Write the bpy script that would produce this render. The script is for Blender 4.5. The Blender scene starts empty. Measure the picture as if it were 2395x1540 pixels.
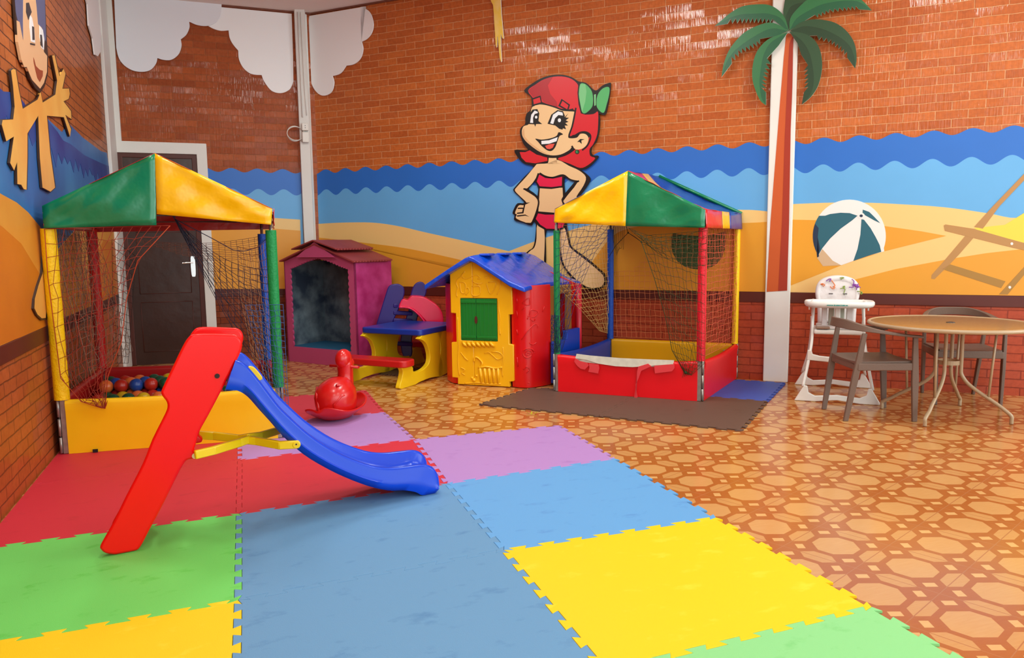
import bpy, bmesh, math, random
from mathutils import Vector, Matrix
random.seed(7)
scene = bpy.context.scene
# ------------------------------------------------------------------ camera, world, lights, exposure
F_PX, IW, IH = 1750.0, 2395, 1540
YAW, PITCH, ROLL, EYE = math.radians(20.6), math.atan(202/1750), -0.0125, 1.35
_hd = Vector((math.sin(YAW), math.cos(YAW), 0))
FW = _hd*math.cos(PITCH)+Vector((0, 0, -math.sin(PITCH)))
_r = Vector((math.cos(YAW), -math.sin(YAW), 0)); _u = _r.cross(FW)
RT = _r*math.cos(ROLL)+_u*math.sin(ROLL); UP = _u*math.cos(ROLL)-_r*math.sin(ROLL)
CAM = Vector((0, 0, EYE))
cd = bpy.data.cameras.new('camera'); cam = bpy.data.objects.new('camera', cd); scene.collection.objects.link(cam)
cd.sensor_width = 36; cd.lens = F_PX*36/IW; cd.clip_start = .05
cam.matrix_world = Matrix(((RT.x, UP.x, -FW.x, CAM.x), (RT.y, UP.y, -FW.y, CAM.y), (RT.z, UP.z, -FW.z, CAM.z), (0, 0, 0, 1)))
scene.camera = cam
scene.view_settings.view_transform = 'Standard'; scene.view_settings.look = 'None'
scene.view_settings.gamma = 1; scene.view_settings.use_curve_mapping = False
scene.view_settings.exposure = 0.27
wd = bpy.data.worlds.new('world'); scene.world = wd; wd.use_nodes = True
wd.node_tree.nodes['Background'].inputs[0].default_value = (.85, .985, 1, 1)
wd.node_tree.nodes['Background'].inputs[1].default_value = 1.82
def area(name, loc, target, sx, sy, power, col=(.92, 1, .95)):
    l = bpy.data.lights.new(name, 'AREA'); l.shape = 'RECTANGLE'; l.size = sx; l.size_y = sy; l.energy = power; l.color = col
    o = bpy.data.objects.new(name, l); scene.collection.objects.link(o); o.location = loc
    o.rotation_euler = (Vector(target)-Vector(loc)).to_track_quat('-Z', 'Y').to_euler(); return o
area('daylight_rear_opening', (3.2, -1.6, 2.5), (2.2, 6, .6), 5.0, 2.6, 45, (.86, 1, 1))
area('daylight_side_opening', (7.6, 1.2, 2.4), (1.5, 6, .8), 3.0, 2.4, 95, (.86, 1, 1))
for i, (x, y, w) in enumerate([(1.02, 6.2, 34), (2.37, 4.93, 38), (.3, 3.7, 24), (.35, .1, 26), (2.65, .82, 24), (-.95, 5.45, 22), (4.6, 3.4, 34)]):
    area('ceiling_lamp', (x, y, 3.98), (x, y, 0), .3, .9, w)

# ------------------------------------------------------------------ placing helpers (camera rays met with real planes of the room)
def ray(x, y): return FW+RT*((x-IW/2)/F_PX)-UP*((y-IH/2)/F_PX)
def fl(x, y, z=0.0):
    d = ray(x, y); return CAM+d*((z-EYE)/d.z)
def onp(x, y, p, n):
    d = ray(x, y); n = Vector(n); return CAM+d*((Vector(p)-CAM).dot(n)/d.dot(n))
def pj(P):
    d = Vector(P)-CAM; z = d.dot(FW); return (IW/2+F_PX*d.dot(RT)/z, IH/2-F_PX*d.dot(UP)/z)
def upz(y, P):
    lo, hi = -2., 6.
    for _ in range(50):
        m = (lo+hi)/2
        if pj((P[0], P[1], m))[1] > y: lo = m
        else: hi = m
    return lo
S2 = math.sqrt(.5); BWC = 10.57; DWY = 9.5; LWX = -1.129
NB = Vector((-S2, -S2, 0)); ND = Vector((0, -1, 0)); NL = Vector((1, 0, 0))     # wall normals into the room
def bw(x, y, off=0): return onp(x, y, Vector((BWC/2, BWC/2, 0))+NB*off, NB)
def dw(x, y, off=0): return onp(x, y, Vector((0, DWY, 0))+ND*off, ND)
def lw(x, y, off=0): return onp(x, y, Vector((LWX, 0, 0))+NL*off, NL)
def crop(ox, oy, s):
    return lambda pts: [(ox+x/s, oy+y/s) for x, y in pts]

# ------------------------------------------------------------------ materials
def lin(c):
    return tuple(((v/255)/12.92 if v/255 <= .04045 else ((v/255+.055)/1.055)**2.4) for v in c)
MATS = {}
def mat(name, rgb, rough=.5, spec=.5, var=0, vscale=6, bump=0, bscale=40, metal=0, coat=0, rgb2=None, croug=.08, trans=0):
    if name in MATS: return MATS[name]
    m = bpy.data.materials.new(name); m.use_nodes = True; nt = m.node_tree; b = nt.nodes['Principled BSDF']
    c = lin(rgb)+(1,); b.inputs['Base Color'].default_value = c
    b.inputs['Roughness'].default_value = rough; b.inputs['Specular IOR Level'].default_value = spec
    b.inputs['Metallic'].default_value = metal; b.inputs['Coat Weight'].default_value = coat; b.inputs['Coat Roughness'].default_value = croug
    if var or bump or rgb2: tc = nt.nodes.new('ShaderNodeTexCoord')
    if var or rgb2:
        n = nt.nodes.new('ShaderNodeTexNoise'); n.inputs['Scale'].default_value = vscale; n.inputs['Detail'].default_value = 6
        nt.links.new(tc.outputs['Object'], n.inputs['Vector'])
        r = nt.nodes.new('ShaderNodeValToRGB'); r.color_ramp.elements[0].position = .35; r.color_ramp.elements[1].position = .7
        c2 = lin(rgb2) if rgb2 else tuple(v*(1-var) for v in c[:3])
        r.color_ramp.elements[0].color = tuple(c2)+(1,); r.color_ramp.elements[1].color = c
        nt.links.new(n.outputs['Fac'], r.inputs['Fac']); nt.links.new(r.outputs['Color'], b.inputs['Base Color'])
    if bump:
        n = nt.nodes.new('ShaderNodeTexNoise'); n.inputs['Scale'].default_value = bscale; n.inputs['Detail'].default_value = 3
        nt.links.new(tc.outputs['Object'], n.inputs['Vector'])
        bp = nt.nodes.new('ShaderNodeBump'); bp.inputs['Strength'].default_value = bump; bp.inputs['Distance'].default_value = .02
        nt.links.new(n.outputs['Fac'], bp.inputs['Height']); nt.links.new(bp.outputs['Normal'], b.inputs['Normal'])
    MATS[name] = m; return m

def brick_mat(name, c1, c2, mortar, axis, rough, coat, bumpd=.35, ribs=0, tilt=.10):
    """running-bond bricks 0.25 x 0.0735 m; axis = direction of the wall's run"""
    m = bpy.data.materials.new(name); m.use_nodes = True; nt = m.node_tree; b = nt.nodes['Principled BSDF']; N = nt.nodes.new; L = nt.links.new
    geo = N('ShaderNodeNewGeometry')
    dt = N('ShaderNodeVectorMath'); dt.operation = 'DOT_PRODUCT'; dt.inputs[1].default_value = axis; L(geo.outputs['Position'], dt.inputs[0])
    sp = N('ShaderNodeSeparateXYZ'); L(geo.outputs['Position'], sp.inputs[0])
    cb = N('ShaderNodeCombineXYZ'); L(dt.outputs['Value'], cb.inputs[0]); L(sp.outputs['Z'], cb.inputs[1])
    nz = N('ShaderNodeTexNoise'); nz.inputs['Scale'].default_value = 9; L(cb.outputs[0], nz.inputs['Vector'])
    sc = N('ShaderNodeVectorMath'); sc.operation = 'SCALE'; sc.inputs['Scale'].default_value = .012; L(nz.outputs['Color'], sc.inputs[0])
    ad = N('ShaderNodeVectorMath'); ad.operation = 'ADD'; L(cb.outputs[0], ad.inputs[0]); L(sc.outputs[0], ad.inputs[1])
    bk = N('ShaderNodeTexBrick'); L(ad.outputs[0], bk.inputs['Vector'])
    bk.inputs['Scale'].default_value = 1; bk.inputs['Brick Width'].default_value = .245; bk.inputs['Row Height'].default_value = .0735
    bk.inputs['Mortar Size'].default_value = .0045; bk.inputs['Mortar Smooth'].default_value = .35; bk.inputs['Bias'].default_value = -.1
    bk.inputs['Color1'].default_value = lin(c1)+(1,); bk.inputs['Color2'].default_value = lin(c2)+(1,); bk.inputs['Mortar'].default_value = lin(mortar)+(1,)
    n2 = N('ShaderNodeTexNoise'); n2.inputs['Scale'].default_value = 30; n2.inputs['Detail'].default_value = 6; L(cb.outputs[0], n2.inputs['Vector'])
    mx = N('ShaderNodeMix'); mx.data_type = 'RGBA'; mx.blend_type = 'MULTIPLY'; mx.inputs[0].default_value = .45
    L(bk.outputs['Color'], mx.inputs[6]); rr = N('ShaderNodeValToRGB'); rr.color_ramp.elements[0].color = (.6, .55, .5, 1); rr.color_ramp.elements[0].position = .3
    rr.color_ramp.elements[1].position = .6; L(n2.outputs['Fac'], rr.inputs[0]); L(rr.outputs[0], mx.inputs[7])
    L(mx.outputs[2], b.inputs['Base Color']); b.inputs['Roughness'].default_value = rough; b.inputs['Coat Weight'].default_value = coat; b.inputs['Coat Roughness'].default_value = .07; b.inputs['Specular IOR Level'].default_value = .2
    inv = N('ShaderNodeMath'); inv.operation = 'SUBTRACT'; inv.inputs[0].default_value = 1; L(bk.outputs['Fac'], inv.inputs[1])
    bp = N('ShaderNodeBump'); bp.inputs['Strength'].default_value = bumpd; bp.inputs['Distance'].default_value = .01; L(inv.outputs[0], bp.inputs['Height'])
    # every brick is set a touch out of true, and its glaze is finely ribbed upright
    mp = N('ShaderNodeMapping'); mp.inputs['Scale'].default_value = (70, 5, 1); L(cb.outputs[0], mp.inputs['Vector'])
    n3 = N('ShaderNodeTexNoise'); n3.inputs['Scale'].default_value = 1; n3.inputs['Detail'].default_value = 2; L(mp.outputs[0], n3.inputs['Vector'])
    b2 = N('ShaderNodeBump'); b2.inputs['Strength'].default_value = ribs; b2.inputs['Distance'].default_value = .006; L(n3.outputs['Fac'], b2.inputs['Height']); L(bp.outputs['Normal'], b2.inputs['Normal'])
    def M(op, x, y=None):
        n = N('ShaderNodeMath'); n.operation = op
        for i, v in enumerate((x, y)):
            if v is None: continue
            if isinstance(v, (int, float)): n.inputs[i].default_value = v
            else: L(v, n.inputs[i])
        return n.outputs[0]
    s3 = N('ShaderNodeSeparateXYZ'); L(ad.outputs[0], s3.inputs[0])
    row = M('FLOOR', M('DIVIDE', s3.outputs['Y'], .0735)); par = M('MULTIPLY', M('FLOORED_MODULO', row, 2), .5)
    colm = M('FLOOR', M('ADD', M('DIVIDE', s3.outputs['X'], .245), par)); cv = N('ShaderNodeCombineXYZ'); L(row, cv.inputs[0]); L(colm, cv.inputs[1])
    wn = N('ShaderNodeTexWhiteNoise'); wn.noise_dimensions = '3D'; L(cv.outputs[0], wn.inputs['Vector'])
    sb2 = N('ShaderNodeVectorMath'); sb2.operation = 'SUBTRACT'; sb2.inputs[1].default_value = (.5, .5, .5); L(wn.outputs['Color'], sb2.inputs[0])
    sc2 = N('ShaderNodeVectorMath'); sc2.operation = 'SCALE'; sc2.inputs['Scale'].default_value = tilt; L(sb2.outputs[0], sc2.inputs[0])
    an = N('ShaderNodeVectorMath'); an.operation = 'ADD'; L(b2.outputs['Normal'], an.inputs[0]); L(sc2.outputs[0], an.inputs[1])
    nn = N('ShaderNodeVectorMath'); nn.operation = 'NORMALIZE'; L(an.outputs[0], nn.inputs[0])
    L(nn.outputs[0], b.inputs['Normal']); L(nn.outputs[0], b.inputs['Coat Normal'])
    MATS[name] = m; return m

# ------------------------------------------------------------------ mesh building
class MB:
    def __init__(s): s.v = []; s.f = []; s.m = []; s.sm = []
    def add(s, vs, fs, mi=0, smooth=False):
        o = len(s.v); s.v += [Vector(v) for v in vs]
        for f in fs: s.f.append([o+i for i in f]); s.m.append(mi); s.sm.append(smooth)
        return s
    def box(s, c, size, ax=None, mi=0):
        """ax: 3 unit vectors"""
        ax = ax or (Vector((1, 0, 0)), Vector((0, 1, 0)), Vector((0, 0, 1))); c = Vector(c)
        vs = [c+ax[0]*(size[0]/2*i)+ax[1]*(size[1]/2*j)+ax[2]*(size[2]/2*k) for i in (-1, 1) for j in (-1, 1) for k in (-1, 1)]
        return s.add(vs, [(0, 1, 3, 2), (4, 6, 7, 5), (0, 4, 5, 1), (2, 3, 7, 6), (0, 2, 6, 4), (1, 5, 7, 3)], mi)
    def bar(s, a, b, w, t, upv=(0, 0, 1), mi=0):
        a = Vector(a); b = Vector(b); d = (b-a).normalized(); x = Vector(upv).cross(d).normalized(); y = d.cross(x)
        return s.box((a+b)/2, ((b-a).length, w, t), (d, x, y), mi)
    def tube(s, pts, r, n=10, mi=0, cap=True, closed=False, flat=1.0):
        pts = [Vector(p) for p in pts]; N = len(pts); rs = r if isinstance(r, (list, tuple)) else [r]*N
        o = len(s.v); prev = None
        for i, p in enumerate(pts):
            if closed: d = (pts[(i+1) % N]-pts[i-1]).normalized()
            else: d = (pts[min(i+1, N-1)]-pts[max(i-1, 0)]).normalized()
            if prev is None:
                a = Vector((0, 0, 1)) if abs(d.z) < .9 else Vector((1, 0, 0)); x = a.cross(d).normalized()
            else: x = (prev-d*prev.dot(d)).normalized()
            prev = x; y = d.cross(x)
            for k in range(n):
                t = 2*math.pi*k/n; s.v.append(p+x*(rs[i]*math.cos(t))+y*(rs[i]*flat*math.sin(t)))
        for i in range(N if closed else N-1):
            for k in range(n):
                a = o+i*n+k; b = o+i*n+(k+1) % n; j = (i+1) % N
                s.f.append([a, b, o+j*n+(k+1) % n, o+j*n+k]); s.m.append(mi); s.sm.append(n > 4)
        if cap and not closed:
            s.f.append([o+k for k in range(n)][::-1]); s.m.append(mi); s.sm.append(False)
            s.f.append([o+(N-1)*n+k for k in range(n)]); s.m.append(mi); s.sm.append(False)
        return s
    def loft(s, rings, mi=0, smooth=True, cap=True, closed=True):
        n = len(rings[0]); o = len(s.v)
        for r in rings: s.v += [Vector(p) for p in r]
        for i in range(len(rings)-1):
            for k in range(n if closed else n-1):
                s.f.append([o+i*n+k, o+i*n+(k+1) % n, o+(i+1)*n+(k+1) % n, o+(i+1)*n+k]); s.m.append(mi); s.sm.append(smooth)
        if cap and closed:
            s.f.append([o+k for k in range(n)][::-1]); s.m.append(mi); s.sm.append(False)
            q = o+(len(rings)-1)*n; s.f.append([q+k for k in range(n)]); s.m.append(mi); s.sm.append(False)
        return s
    def prism(s, pts, vec, mi=0, mi_side=None):
        """planar polygon swept along vec"""
        n = len(pts); P = [Vector(p) for p in pts]; vec = Vector(vec)
        s.add(P+[p+vec for p in P], [list(range(n))[::-1], [n+i for i in range(n)]], mi)
        o = len(s.v)-2*n
        for i in range(n):
            j = (i+1) % n; s.f.append([o+i, o+j, o+n+j, o+n+i]); s.m.append(mi if mi_side is None else mi_side); s.sm.append(False)
        return s
    def sphere(s, c, r, nu=16, nv=10, mi=0, sc=(1, 1, 1), M=None):
        c = Vector(c); rings = []
        vs = []; fs = []
        for j in range(1, nv):
            t = math.pi*j/nv
            for k in range(nu):
                a = 2*math.pi*k/nu; p = Vector((r*sc[0]*math.sin(t)*math.cos(a), r*sc[1]*math.sin(t)*math.sin(a), r*sc[2]*math.cos(t)))
                vs.append(c+(M @ p if M else p))
        a = Vector((0, 0, r*sc[2])); top = len(vs); vs.append(c+(M @ a if M else a)); vs.append(c-(M @ a if M else a))
        for j in range(nv-2):
            for k in range(nu): fs.append((j*nu+k, (j+1)*nu+k, (j+1)*nu+(k+1) % nu, j*nu+(k+1) % nu))
        for k in range(nu): fs.append((top, k, (k+1) % nu)); fs.append((top+1, (nv-2)*nu+(k+1) % nu, (nv-2)*nu+k))
        return s.add(vs, fs, mi, True)
    def build(s, name, mats, parent=None, bevel=0, seg=2, sub=0, sharp=None, shade=None, local=False, solid=0):
        me = bpy.data.meshes.new(name); off = Vector((0, 0, 0))
        if parent is not None and not local: 
            off = WORLD[parent.name]
        me.from_pydata([v-off for v in s.v], [], s.f)
        if not isinstance(mats, (list, tuple)): mats = [mats]
        for m in mats: me.materials.append(m)
        me.polygons.foreach_set('material_index', s.m)
        me.polygons.foreach_set('use_smooth', [True]*len(s.f) if shade or sub else s.sm)
        me.update(); me.validate()
        bm = bmesh.new(); bm.from_mesh(me); bmesh.ops.recalc_face_normals(bm, faces=bm.faces); bm.to_mesh(me); bm.free()
        if sharp: me.set_sharp_from_angle(angle=math.radians(sharp))
        o = bpy.data.objects.new(name, me); scene.collection.objects.link(o)
        if parent is not None: o.parent = parent; WORLD[o.name] = off.copy()
        else: WORLD[o.name] = Vector((0, 0, 0))
        if solid:
            md = o.modifiers.new('solid', 'SOLIDIFY'); md.thickness = solid
        if bevel:
            md = o.modifiers.new('bevel', 'BEVEL'); md.width = bevel; md.segments = seg; md.limit_method = 'ANGLE'; md.angle_limit = math.radians(40); md.harden_normals = False
        if sub:
            md = o.modifiers.new('sub', 'SUBSURF'); md.levels = sub; md.render_levels = sub
        return o
WORLD = {}
def tag(o, label=None, cat=None, group=None, kind=None):
    if label: o['label'] = label
    if cat: o['category'] = cat
    if group: o['group'] = group
    if kind: o['kind'] = kind
    return o
def thing(name, label, cat, loc=(0, 0, 0), rz=0, group=None):
    o = bpy.data.objects.new(name, None); scene.collection.objects.link(o); o.empty_display_size = .1
    o.location = loc; o.rotation_euler = (0, 0, rz); WORLD[o.name] = Vector(loc)
    return tag(o, label, cat, group)
def copy_tree(o, parent=None):
    c = o.copy(); scene.collection.objects.link(c); c.parent = parent; WORLD[c.name] = WORLD.get(o.name, Vector((0, 0, 0)))
    for ch in list(o.children):
        if ch is not c: copy_tree(ch, c)
    return c
def struct(o): o['kind'] = 'structure'; return o
def spline(pts, n=6, closed=True):
    out = []; N = len(pts)
    rng = range(N) if closed else range(N-1)
    for i in rng:
        g = lambda k: pts[k % N] if closed else pts[max(0, min(N-1, k))]
        p0, p1, p2, p3 = g(i-1), g(i), g(i+1), g(i+2)
        for k in range(n):
            t = k/n; a = []
            for q in range(len(p1)):
                a.append(.5*(2*p1[q]+(p2[q]-p0[q])*t+(2*p0[q]-5*p1[q]+4*p2[q]-p3[q])*t*t+(3*p1[q]-p0[q]-3*p2[q]+p3[q])*t**3))
            out.append(tuple(a))
    if not closed: out.append(tuple(pts[-1]))
    return out
def cutout(mb, px, wf, nrm, base, thick, mi=0, smooth=0, mi_side=None):
    """outline seen on a wall -> board standing off that wall from base to base+thick"""
    if smooth: px = spline(px, smooth)
    P = [wf(x, y, base+thick) for x, y in px]
    mb.prism([p-nrm*thick for p in P], nrm*thick, mi, mi_side)
# ------------------------------------------------------------------ the room
CE = 4.09
white_paint = mat('white wall paint', (228, 226, 220), .6, .3, var=.04, vscale=3)
cloud_white = mat('cloud board white', (244, 244, 244), .6, .3)
cloud_cool = mat('cloud board cool white', (230, 232, 238), .6, .3)
ceil_m = mat('ceiling paint', (236, 222, 214), .7, .2)
BRU, BRD = (176, 84, 34), (150, 66, 26)
bk_back = brick_mat('glazed brick back wall', (196, 104, 46), (176, 86, 36), (216, 148, 98), (S2, -S2, 0), .55, .4, .8, .5)
bk_door = brick_mat('glazed brick door wall', (172, 84, 38), (146, 66, 28), (164, 92, 52), (1, 0, 0), .6, .22, .8, .5)
bk_left = brick_mat('glazed brick left wall', (186, 104, 50), (160, 84, 38), (96, 50, 26), (0, 1, 0), .55, .15, 1.0, .1, .03)
bk_low = brick_mat('painted red brick', (184, 78, 48), (172, 68, 40), (150, 56, 34), (S2, -S2, 0), .45, .2, 1.0, .05)
bk_lowd = brick_mat('painted brown brick door', (136, 62, 30), (124, 54, 26), (96, 40, 20), (1, 0, 0), .5, .2, 1.0, .05)
bk_lowl = brick_mat('painted brown brick left', (178, 92, 44), (166, 84, 38), (120, 62, 30), (0, 1, 0), .5, .2, .8, .05)
band_m = mat('dark maroon band paint', (92, 34, 24), .4, .4, var=.15, vscale=4)
# floor of printed ceramic tiles
def floor_material():
    m = bpy.data.materials.new('patterned ceramic tile'); m.use_nodes = True; nt = m.node_tree; b = nt.nodes['Principled BSDF']; N = nt.nodes.new; L = nt.links.new
    a = (.3128, .122); c = (-.1195, .292); det = a[0]*c[1]-a[1]*c[0]
    ox, oy = 2.469, 1.973
    geo = N('ShaderNodeNewGeometry'); sub = N('ShaderNodeVectorMath'); sub.operation = 'SUBTRACT'; sub.inputs[1].default_value = (ox, oy, 0); L(geo.outputs['Position'], sub.inputs[0])
    def M(op, x, y=None, z=None):
        n = N('ShaderNodeMath'); n.operation = op
        for i, v in enumerate((x, y, z)):
            if v is None: continue
            if isinstance(v, (int, float)): n.inputs[i].default_value = v
            else: L(v, n.inputs[i])
        return n.outputs[0]
    def dot(v):
        n = N('ShaderNodeVectorMath'); n.operation = 'DOT_PRODUCT'; n.inputs[1].default_value = v; L(sub.outputs[0], n.inputs[0]); return n.outputs['Value']
    u = dot((c[1]/det, -c[0]/det, 0)); v = dot((-a[1]/det, a[0]/det, 0))
    p = M('ABSOLUTE', M('SUBTRACT', M('FRACT', u), .5)); q = M('ABSOLUTE', M('SUBTRACT', M('FRACT', v), .5))
    mxp = M('MAXIMUM', p, q); mnp = M('MINIMUM', p, q); sm = M('ADD', p, q)
    inside = lambda *cs: cs[0] if len(cs) == 1 else M('MULTIPLY', cs[0], inside(*cs[1:]))
    octo = inside(M('LESS_THAN', mxp, .288), M('LESS_THAN', sm, .395))
    e = M('SUBTRACT', .5, mxp)
    hexa = inside(M('LESS_THAN', e, .13), M('LESS_THAN', M('ADD', mnp, M('MULTIPLY', e, 1.0)), .255))
    rect = inside(M('GREATER_THAN', sm, .60), M('LESS_THAN', sm, .75), M('LESS_THAN', M('SUBTRACT', mxp, mnp), .105))
    grout = M('GREATER_THAN', mxp, .4935)
    nz = N('ShaderNodeTexNoise'); nz.inputs['Scale'].default_value = 26; nz.inputs['Detail'].default_value = 8; nz.inputs['Roughness'].default_value = .65; L(geo.outputs['Position'], nz.inputs['Vector'])
    wv = N('ShaderNodeMapping'); wv.inputs['Rotation'].default_value = (0, 0, .9); wv.inputs['Scale'].default_value = (14, 110, 1); L(geo.outputs['Position'], wv.inputs['Vector'])
    n2 = N('ShaderNodeTexNoise'); n2.inputs['Scale'].default_value = 1; n2.inputs['Detail'].default_value = 4; L(wv.outputs[0], n2.inputs['Vector'])
    def mix(f, x, y, mode='MIX'):
        n = N('ShaderNodeMix'); n.data_type = 'RGBA'; n.blend_type = mode
        if isinstance(f, (int, float)): n.inputs[0].default_value = f
        else: L(f, n.inputs[0])
        for i, k in ((6, x), (7, y)):
            if isinstance(k, tuple): n.inputs[i].default_value = lin(k)+(1,)
            else: L(k, n.inputs[i])
        return n.outputs[2]
    col = mix(octo, (176, 104, 48), (208, 158, 98)); col = mix(hexa, col, (204, 152, 92)); col = mix(rect, col, (218, 174, 112))
    col = mix(M('MULTIPLY', n2.outputs['Fac'], .5), col, mix(1.0, col, (232, 200, 170), 'MULTIPLY'))
    col = mix(grout, col, (176, 112, 66))
    L(col, b.inputs['Base Color']); b.inputs['Roughness'].default_value = .17; b.inputs['Specular IOR Level'].default_value = .5
    bp = N('ShaderNodeBump'); bp.inputs['Strength'].default_value = .5; bp.inputs['Distance'].default_value = .002; L(M('SUBTRACT', 1, grout), bp.inputs['Height']); L(bp.outputs['Normal'], b.inputs['Normal'])
    return m
FM = floor_material()
XL, XR, YB = LWX, 12.0, -2.5
struct(MB().box(((XL+XR)/2, (YB+DWY)/2, -.05), (XR-XL+.4, DWY-YB+.4, .1)).build('floor', FM))
struct(MB().box(((XL+XR)/2, (YB+DWY)/2, CE+.05), (XR-XL+.4, DWY-YB+.4, .1)).build('ceiling', ceil_m))
CX = BWC-DWY        # corner of door wall and slanting back wall
def wallbox(a, b, nrm, z0, z1, th=.2):
    a = Vector(a); b = Vector(b); n = Vector(nrm)
    P = [a, b, b-n*th, a-n*th]
    return [Vector((p.x, p.y, z0)) for p in P], Vector((0, 0, z1-z0))
def wall(name, a, b, nrm, mu, ml, ext=0):
    mb = MB(); P, v = wallbox(a, b, nrm, 0, .80); mb.prism(P, v, 1); P, v = wallbox(a, b, nrm, .80, CE); mb.prism(P, v, 0)
    return struct(mb.build(name, [mu, ml]))
wall('wall_left', (LWX, YB, 0), (LWX, DWY+.2, 0), (1, 0, 0), bk_left, bk_lowl)
wall('wall_back', (CX-.14, BWC-CX+.14, 0), (10.5, .07, 0), NB, bk_back, bk_low)
wall('wall_door', (LWX, DWY, 0), (CX+.1, DWY, 0), (0, -1, 0), bk_door, bk_lowd)
# dark band that runs round the room under the murals
def strip(name, a, b, nrm, z0, z1, th, m):
    a = Vector(a); b = Vector(b); n = Vector(nrm)*th
    return struct(MB().prism([Vector((p.x, p.y, z0)) for p in (a, b, b+n, a+n)], (0, 0, z1-z0)).build(name, m, bevel=.004))
LFEND = 8.98
strip('trim_1', (CX+.12, BWC-CX-.12, 0), (4.86, BWC-4.86, 0), NB, .755, .855, .012, band_m)
strip('trim_2', (4.86, BWC-4.86, 0), (9.5, BWC-9.5, 0), NB, .755, .855, .012, band_m)
strip('trim_3', (LWX, YB, 0), (LWX, 8.97, 0), NL, .755, .855, .012, band_m)
DFR = dw(483, 345).x; DFL = dw(276, 200).x
strip('trim_4', (DFR, DWY, 0), (CX-.1, DWY, 0), ND, .755, .855, .012, band_m)
# cornice line under the ceiling
dark_line = mat('dark ceiling joint', (120, 72, 56), .7, .2)
strip('trim_5', (LWX, DWY, 0), (CX, DWY, 0), ND, CE-.02, CE, .02, dark_line)
strip('trim_6', (CX, DWY, 0), (10.4, BWC-10.4, 0), NB, CE-.02, CE, .02, dark_line)

# door: white surround, brown frame, dark leaf with lever handle
brown_fr = mat('brown door frame', (84, 36, 26), .4, .4, var=.15, vscale=5)
leaf_m = mat('dark wood door leaf', (66, 40, 32), .28, .5, var=.25, vscale=3, bump=.15, bscale=8)
chrome = mat('chrome', (225, 225, 225), .18, .5, metal=1)
def q(x, y): p = dw(x, y); return p.x, p.z
SL, SZ = q(262, 360)[0], q(380, 334)[1]
SR = q(483, 345)[0]; IL = q(276, 400)[0]; IR = q(461, 380)[0]; IZ = q(365, 360)[1]
PLY = 8.97
struct(MB().prism([(LWX, PLY, 0), (LWX+.035, PLY, 0), (LWX+.035, DWY, 0), (LWX, DWY, 0)], (0, 0, CE)).build('trim_10', white_paint, bevel=.006))
m = MB()
m.prism([(LWX+.01, DWY, 0), (LWX+.01, DWY, CE-.01), (DFL, DWY, CE-.01), (DFL, DWY, SZ), (SR, DWY, SZ), (SR, DWY, 0), (IR, DWY, 0), (IR, DWY, IZ), (IL, DWY, IZ), (IL, DWY, 0)], (0, -.05, 0))
struct(m.build('trim_7', white_paint, bevel=.006))
d1 = struct(MB().prism([(IL, DWY, 0), (IL, DWY, IZ), (IR, DWY, IZ), (IR, DWY, 0), (IR-.055, DWY, 0), (IR-.055, DWY, IZ-.05), (IL+.055, DWY, IZ-.05), (IL+.055, DWY, 0)], (0, -.035, 0)).build('door_1', brown_fr, bevel=.005))
MB().box(((IL+IR)/2, DWY-.012, (IZ-.05)/2), (IR-IL-.11, .024, IZ-.05)).build('door_leaf', leaf_m, d1)
m = MB(); c = (IL+IR)/2; w = (IR-IL)/2-.14
for (a, b2, z0, z1) in [(-w, w, 1.62, IZ-.14), (-w, w, .15, .72), (-w, w, .82, 1.52)]:
    for (p0, p1) in [((a, z0), (b2, z0)), ((a, z1), (b2, z1)), ((a, z0), (a, z1)), ((b2, z0), (b2, z1))]:
        m.tube([(c+p0[0], DWY-.026, p0[1]), (c+p1[0], DWY-.026, p1[1])], .004, 6)
m.build('panel_moulding', brown_fr, d1)
hx, hz = q(452, 622)
m = MB(); m.prism(spline([(hx-.022, DWY-.024, hz-.1), (hx, DWY-.024, hz-.125), (hx+.022, DWY-.024, hz-.1), (hx+.022, DWY-.024, hz+.09), (hx, DWY-.024, hz+.115), (hx-.022, DWY-.024, hz+.09)], 4), (0, -.01, 0))
m.tube([(hx, DWY-.03, hz+.04), (hx, DWY-.075, hz+.04), (hx-.02, DWY-.08, hz+.04), (hx-.11, DWY-.08, hz+.035)], .009, 8)
m.tube([(hx, DWY-.03, hz-.05), (hx, DWY-.042, hz-.05)], .011, 10)
m.build('door_handle', chrome, d1, sharp=40)

# corner column between door wall and back wall, and the conduit on it
A = dw(699, 300); Bc = bw(733, 300)
foot = [(A.x, DWY), (A.x+.0, DWY-.10), (A.x+.05, DWY-.15), ((A.x+Bc.x)/2+.02, (DWY-.22)), (Bc.x-.05, Bc.y-.16), (Bc.x-.0, Bc.y-.0), (CX+.05, DWY+.05)]
ptsc = [Vector((A.x, DWY, 0)), Vector((A.x, DWY-.09, 0)), Vector((A.x+.11, DWY-.12, 0)), Vector((Bc.x, Bc.y, 0))+NB*.07, Vector((Bc.x, Bc.y, 0)), Vector((CX, DWY+.03, 0))]
struct(MB().prism(ptsc, (0, 0, CE)).build('trim_8', white_paint, bevel=.012))
def colpt(x, y): return onp(x, y, ptsc[1]+Vector((0, -.004, 0)), (ptsc[2]-ptsc[1]).cross(Vector((0, 0, 1))))
cond = thing('cable_conduit', 'thin white cable conduits running down the corner column', 'conduit', ptsc[1])
pa = colpt(687, 40); pb = colpt(702, 290)
xx = ptsc[1].lerp(ptsc[2], .35)+Vector((0, -.008, 0)); x2 = ptsc[1].lerp(ptsc[2], .6)+Vector((0, -.008, 0))
MB().tube([(xx.x, xx.y, CE-.03), (xx.x, xx.y, 2.86)], .008, 8).build('conduit_pipe', white_paint, cond)
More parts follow.
